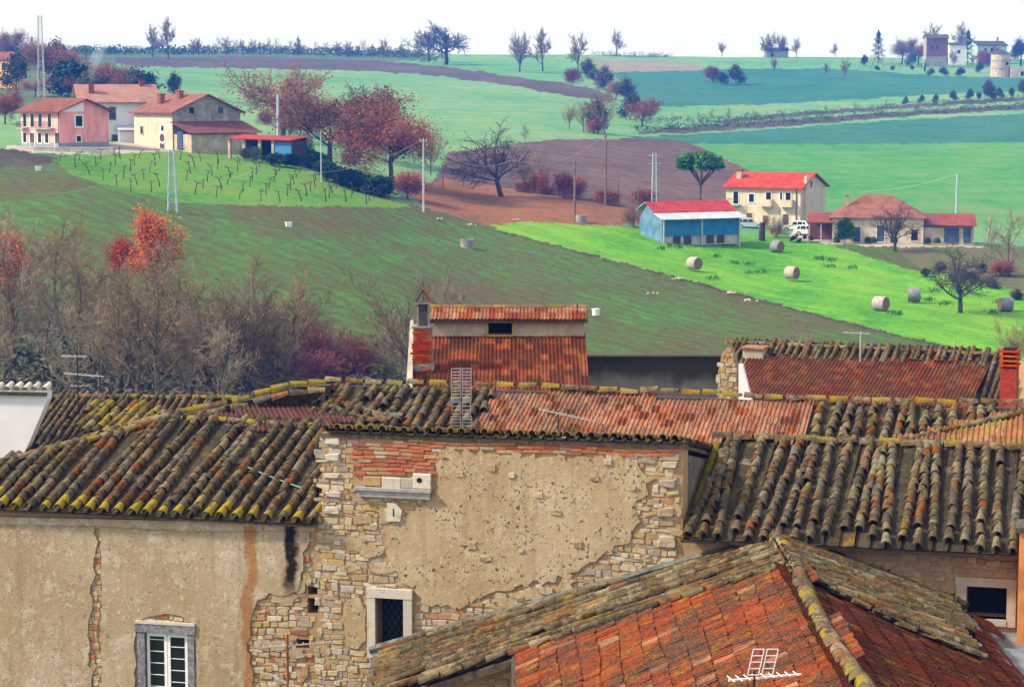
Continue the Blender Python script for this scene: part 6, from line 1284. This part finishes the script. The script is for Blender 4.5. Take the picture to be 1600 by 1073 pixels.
def wire(pts_list, label, sag):
    t = MB()
    for a, b in zip(pts_list[:-1], pts_list[1:]):
        P_ = [a.lerp(b, s_) - Vector((0, 0, sag * 4 * s_ * (1 - s_))) for s_ in np.linspace(0, 1, 15)]; t.path(P_, .022, 4)
    return tag(t.build('power_line', 'post_pale'), label, 'cable')
wire([at(-40, 292, 250), m2], 'pale cable sagging from the left frame edge to the vineyard mast', 2.5); wire([m2, at(400, 262, 300), t2], 'pale cable sagging from the vineyard mast to the pole by the red shrub', 2.2); wire([t2, at(800, 250, 330), t4], 'thin cable from the pale wooden pole to the tall brown pole', 2.0); wire([at(1300, 296, 420), t5], 'thin cable reaching the pale blue pole in the wheat field', 1.2)
# ---------------------------------------------------------------- vineyard
plain('vine_wood', (.065, .04, .035), .95, .4, 4); rv = random.Random(12); vr = []
for s_ in range(3):
    v = thing('grapevine', 'gnarled bare vine in the sloping vineyard below the stone farmhouse', 'vine', local=True, group='bare vines of the vineyard'); m = MB(); q = Vector((0, 0, -.1))
    for k in range(4):
        q2 = q + Vector((rv.gauss(.03, .06), rv.gauss(0, .05), .33)); m.tube(q, q2, .075 - .008 * k, .07 - .008 * k, 5); q = q2
    m.build('trunk', 'vine_wood', v); m = MB()
    for k in range(6):
        a = rv.uniform(0, 6.28); e = q + Vector((math.cos(a) * .6, math.sin(a) * .35, rv.uniform(-.05, .45))); m.tube(q, e, .035, .02, 4)
    m.build('arms', 'vine_wood', v); vr.append(freeze(v))
vy = [(118, 268, 250), (150, 272, 244)]
for row in range(6):
    n = 13 + row
    for k in range(n):
        x = 95 + row * 22 + k * (31 + row * 0.5) + rv.uniform(-2.5, 2.5); y = np.interp(x, [90, 200, 300, 420, 560, 640], [252, 246, 250, 262, 284, 312]) + row * 10.5 + rv.uniform(-.7, .7) - (0 if x < 420 else (x - 420) * .03 * row)
        if x > 610 or y > 318 or (x < 200 and y > 296 - (200 - x) * .2) or not (-10 < x) or (255 < x < 290 and y > 250): continue
        dup(rv.choice(vr), ground(x, y), rv.uniform(0, 6.28), rv.uniform(.8, 1.15), tilt=(rv.gauss(0, .08), rv.gauss(.06, .1)))
retire(*vr)
# ---------------------------------------------------------------- hay bales
def bale(px, py, rz, label, wrap='wrap', r_=.78, L=1.35):
    p = ground(px, py); t = thing('hay_bale', label, 'hay bale', tuple(p), group='round hay bales in the meadow', local=True); t.rotation_euler = (0, 0, rz); n = 22; vs = []; prof = [(-L / 2, r_ * .94), (-L / 2 + .1, r_), (0, r_ * 1.01), (L / 2 - .1, r_), (L / 2, r_ * .94)]
    for x, rr in prof:
        for i in range(n): a = 2 * math.pi * i / n; vs.append((x, rr * math.cos(a), r_ * .96 + max(-r_ * .96, rr * math.sin(a))))
    MB().add(vs, [(j * n + i, j * n + (i + 1) % n, (j + 1) * n + (i + 1) % n, (j + 1) * n + i) for j in range(len(prof) - 1) for i in range(n)]).build('net_wrap', wrap, t, True)
    for sx in (-1, 1): MB().tube((sx * (L / 2 - .01), 0, r_ * .96), (sx * (L / 2 + .012), 0, r_ * .96), r_ * .94, r_ * .90, n).build('straw_end', 'straw', t)
bale(1085, 421, R(-52), 'hay bale nearest the blue barn showing its brown straw end'); bale(1214, 394, R(-48), 'hay bale below the parked cars', 'wrap_dim'); bale(1237, 436, R(-40), 'hay bale in mid meadow between the barn and the lone tree'); bale(1376, 485, R(-42), 'pale hay bale closest to the rear dormer roof'); bale(1428, 471, R(-8), 'dark wrapped hay bale left of the lone bare tree', 'wrap_dim'); bale(1571, 486, R(10), 'hay bale right of the lone bare tree by the frame edge', 'wrap_dim')
# ---------------------------------------------------------------- cars
def car(px, py, rz, label, paint, L=4.1, Hh=1.5):
    p = ground(px, py); t = thing('parked_car', label, 'car', tuple(p), group='cars parked by the cream house', local=True); t.rotation_euler = (0, 0, rz); w = .84; h = L / 2; m = MB()
    def ext(pr, w0, w1=None, mi=0):
        n = len(pr); vs = [(x, -w0, z) for x, z in pr] + [(x, w0, z) for x, z in pr]; m.add(vs, [tuple(range(n)), tuple(range(2 * n - 1, n - 1, -1))] + [(i, n + i, n + (i + 1) % n, (i + 1) % n) for i in range(n)], mi)
    ext([(-h, .32), (h, .3), (h, .62), (h - .12, .74), (h * .42, .92), (-h * .95, .95), (-h, .8)], w)
    cb = [(h * .40, .90), (h * .10, Hh - .06), (-h * .05, Hh), (-h * .68, Hh - .04), (-h * .93, .93)]; n = len(cb); vs = [(x, -(w - .02) + .16 * (z - .9) / (Hh - .9), z) for x, z in cb] + [(x, (w - .02) - .16 * (z - .9) / (Hh - .9), z) for x, z in cb]
    m.add(vs, [tuple(range(n)), tuple(range(2 * n - 1, n - 1, -1))] + [(i, n + i, n + i + 1, i + 1) for i in range(n - 1)]); m.build('body', paint, t)
    for sy in (-1, 1):
        for (a, b) in ((.27, -.12), (-.16, -.5), (-.54, -.74)):
            y0, y1 = sy * (w - .005), sy * (w - .13); za, zb = .95, Hh - .12; MB().add([(h * a, y0, za), (h * b, y0, za), (h * (b + .02 if b > -.6 else b + .09), y1, zb), (h * (a - .14 if a > 0 else a), y1, zb)], [(0, 1, 2, 3) if sy < 0 else (3, 2, 1, 0)]).build('window', 'glass', t)
    MB().add([(h * .385, -.66, .945), (h * .385, .66, .945), (h * .13, .58, Hh - .1), (h * .13, -.58, Hh - .1)], [(0, 1, 2, 3)]).build('windscreen', 'glass', t); MB().add([(-h * .932, -.64, .99), (-h * .932, .64, .99), (-h * .70, .57, Hh - .1), (-h * .70, -.57, Hh - .1)], [(3, 2, 1, 0)]).build('rear_window', 'glass', t)
    for sx in (.62, -.62):
        for sy in (-1, 1):
            wh = MB().tube((h * sx, sy * (w - .18), .31), (h * sx, sy * (w + .012), .31), .31, .31, 14).build('wheel', 'tyre', t); MB().tube((h * sx, sy * (w + .013), .31), (h * sx, sy * (w + .022), .31), .19, .17, 12).build('rim', 'alu', wh)
    for sy in (-1, 1): MB().box((h - .05, sy * .62 - .16, .6), (h + .012, sy * .62 + .16, .72)).build('headlight', 'lamp_clear', t); MB().box((-h - .012, sy * .68 - .11, .66), (-h + .04, sy * .68 + .11, .9)).build('tail_light', 'lamp_red', t)
car(1172, 357, R(-8), 'silver hatchback parked between the blue barn and the cream house', 'car_silver'); car(1243, 361, R(170), 'white hatchback behind the nearer white car', 'car_white', 4.0); car(1263, 368, R(-12), 'nearest white car parked beside the porch', 'car_white', 4.2)
# ---------------------------------------------------------------- small things in the fields
def cbox(name, px, py, s_, h, mat, label, cat, rz=.3, lid=None):
    p = ground(px, py); t = thing(name, label, cat, tuple(p), local=True); t.rotation_euler = (0, 0, rz); MB().box((-s_ / 2, -s_ / 2, -.1), (s_ / 2, s_ / 2, h)).build('body', mat, t); MB().box((-s_ / 2 - .06, -s_ / 2 - .06, h + .001), (s_ / 2 + .06, s_ / 2 + .06, h + .1)).build('lid', lid or mat, t)
cbox('inspection_box', 451, 354, .6, .38, 'far_white', 'white box in the dark field below the vineyard', 'box'); cbox('inspection_box', 931, 491, .5, .45, 'far_white', 'small white box in the field behind the chimney house', 'box', .6); cbox('inspection_box', 60, 266, .6, .38, 'far_white', 'white box at the vineyard corner below the pink house', 'box')
def ring(name, px, py, r_, h, mat, label, cat):
    p = ground(px, py); t = thing(name, label, cat, tuple(p), local=True); n = 16; vs = []
    for rr, z in ((r_, -.2), (r_ * 1.02, h), (r_ * .8, h), (r_ * .78, .1)):
        for i in range(n): a = 2 * math.pi * i / n; vs.append((rr * math.cos(a), rr * math.sin(a), z))
    MB().add(vs, [(j * n + i, j * n + (i + 1) % n, (j + 1) * n + (i + 1) % n, (j + 1) * n + i) for j in range(3) for i in range(n)]).build('ring', mat, t); MB().tube((0, 0, .08), (0, 0, .12), r_ * .79, r_ * .79, n).build('inside', 'dark_void', t); return t
ring('stone_well', 908, 347, .8, .95, 'far_stone', 'round grey stone well at the edge of the bright meadow', 'well'); ring('concrete_cistern', 730, 386, .8, .95, 'far_stone', 'dark round concrete cistern in the open field', 'cistern')
rp = random.Random(9)
def pile(px, py, n, s_, label):
    p = ground(px, py); t = thing('stone_pile', label, 'stone pile', tuple(p), group='stone piles in the field', local=True)
    for k in range(n):
        c = Vector((rp.gauss(0, s_), rp.gauss(0, s_ * .7), .08 + .12 * rp.random())); q = rp.uniform(.12, .26); me = MB(); vs = [c + Vector((x * q * rp.uniform(.7, 1.2), y * q * rp.uniform(.7, 1.2), z * q * .8)) for x, y, z in ((1, 0, 0), (-1, 0, 0), (0, 1, 0), (0, -1, 0), (0, 0, 1), (0, 0, -1))]
        me.add(vs, [(0, 2, 4), (2, 1, 4), (1, 3, 4), (3, 0, 4), (2, 0, 5), (1, 2, 5), (3, 1, 5), (0, 3, 5)]).build('rock', 'far_stone_warm', t)
for a in [(1061, 437, 9, .4, 'stone pile beside the ditch below the nearest hay bale'), (1146, 459, 10, .55, 'larger stone pile along the ditch'), (1168, 471, 7, .45, 'stone pile right of the larger one along the ditch'), (1022, 460, 4, .3, 'faint small stone pile in the open field'), (686, 344, 7, .4, 'stone pile below the leaf strewn ground'), (736, 353, 6, .35, 'stone pile at the tip of the bright meadow'), (806, 345, 4, .3, 'pale stones at the edge of the leaf strewn ground')]: pile(*a)
p = ground(1254, 378); t = thing('firewood_heap', 'black heap of logs in front of the white cars', 'heap', tuple(p), local=True)
for k in range(16): c = Vector((rp.uniform(-1.5, 1.6), rp.uniform(-.5, .5), rp.uniform(.15, .85))); MB().tube(c + Vector((-.3, -.6, 0)), c + Vector((.1, .6, .1)), .16, .16, 7).build('log', 'black_pile', t)
p = ground(1190, 376); t = thing('tree_stump', 'thick dark tree stump beside the blue barn', 'stump', tuple(p), local=True); MB().tube((0, 0, -.3), (.1, 0, 2.5), .5, .38, 9).build('bole', 'bark_dark', t); MB().tube((.1, 0, 1.9), (.6, .1, 2.9), .2, .14, 6).build('stub', 'bark_dark', t)
p = ground(1212, 366); t = thing('red_crate', 'small red crate beside the pollarded tree', 'crate', tuple(p), local=True); MB().box((-.7, -.4, 0), (.7, .4, .8)).build('body', 'tarp_red', t); MB().box((-.74, -.44, .801), (.74, .44, .88)).build('rim', 'rf_brown', t)
# low garden wall below the pink house
q = ground(75, 236); fr = Frame(20, q); t = thing('garden_wall', 'low dark garden wall below the pink house', 'wall', (0, 0, 0), fr); MB().box((-2.2, 0, -1.5), (10.5, .4, .45)).build('wall_face', 'far_stone', t); MB().box((-2.3, -.05, .451), (10.6, .45, .55)).build('coping', 'concrete', t)
# ---------------------------------------------------------------- television aerials on the roofs
def aerial(base, H, label, booms, mat='alu', mast='iron', rm=.018):
    """booms: (height, yaw, length, elements, element length, tilt)"""
    t = thing('tv_aerial', label, 'aerial', tuple(base)); base = Vector(base); MB().tube(base - Vector((0, 0, .15)), base + Vector((0, 0, H)), rm, rm, 7).build('mast', mast, t)
    for (z, yaw, L, n, el, tilt) in booms:
        c = base + Vector((0, 0, z)); d = Vector((math.cos(yaw) * math.cos(tilt), math.sin(yaw) * math.cos(tilt), math.sin(tilt))); s_ = Vector((-math.sin(yaw), math.cos(yaw), 0)); b = MB().bar(c - d * L * .35, c + d * L * .65, .028, .022).build('boom', mat, t)
        for k in range(n):
            e = c + d * L * (-.35 + (k + .3) / n); l = el * (1 - .35 * k / max(1, n)); MB().tube(e - s_ * l / 2 + Vector((0, 0, .02)), e + s_ * l / 2 + Vector((0, 0, .02)), .007, .007, 4).build('element', mat, b)
    return t
def grid(t, c, w, h, bars, tiltv, mat='alu', cols=2):
    c = Vector(c); o = None
    for s_ in range(cols):
        x0 = -w / 2 + s_ * (w / cols) + .02; x1 = x0 + w / cols - .04; m = MB(); up = Vector(tiltv).normalized()
        for x in (x0, x1): m.tube(c + Vector((x, 0, 0)) - up * h / 2, c + Vector((x, 0, 0)) + up * h / 2, .008, .008, 4)
        o = m.build('panel_frame', mat, t)
        for k in range(bars): q = -h / 2 + h * k / (bars - 1); MB().tube(c + Vector((x0, 0, 0)) + up * q, c + Vector((x1, 0, 0)) + up * q, .008, .008, 4).build('rod', mat, o)
b1 = at(122, 622, 55.5); aerial(b1, 1.2, 'three armed aerial on a dark mast over the grey tile roof', [(1.02, R(172), .62, 5, .2, 0), (.58, R(-10), 1.0, 8, .22, -.06), (.30, R(5), .5, 4, .2, 0)])
b2 = at(721, 690, 44.2); t = aerial(b2, 1.45, 'panel aerial with stacked rows of rods on the orange tile roof', [], mast='rust'); grid(t, b2 + Vector((0, -.03, 1.12)), .42, .62, 11, (0, 0, 1)); grid(t, b2 + Vector((0, -.03, .32)), .44, .36, 7, (0, 0, 1)); grid(t, b2 + Vector((0, -.03, .70)), .40, .3, 5, (0, 0, 1))
b3 = at(872, 690, 44.6); aerial(b3, .62, 'long slanting aerial boom over the orange flat tiles', [(.56, R(-14), 1.15, 9, .3, -.18)], rm=.014)
b4 = at(1344, 556, 60.5); aerial(b4, .65, 'small aerial on the rear barrel tile ridge', [(.6, R(175), .7, 5, .2, .04)], mast='post_pale')
b5 = at(902, 491, 61.0); aerial(b5, .3, 'tiny flat aerial on the clerestory roof ridge', [(.14, R(178), .6, 4, .2, .05)])
b6 = at(450, 1090, 38.8); aerial(b6, 1.12, 'rusty mast aerial in front of the rubble wall', [(.92, R(8), 1.25, 11, .2, .05), (.25, R(165), .55, 2, .2, .45)], mast='rust', rm=.022)
b7 = at(1178, 1085, 29.2); t = aerial(b7, .32, 'white grid aerial lying low over the near red tiles', [(.22, R(14), 1.0, 9, .3, .02)], 'white_paint'); grid(t, b7 + Vector((.1, -.1, .46)), .36, .34, 5, (.22, .1, .95), 'white_paint')
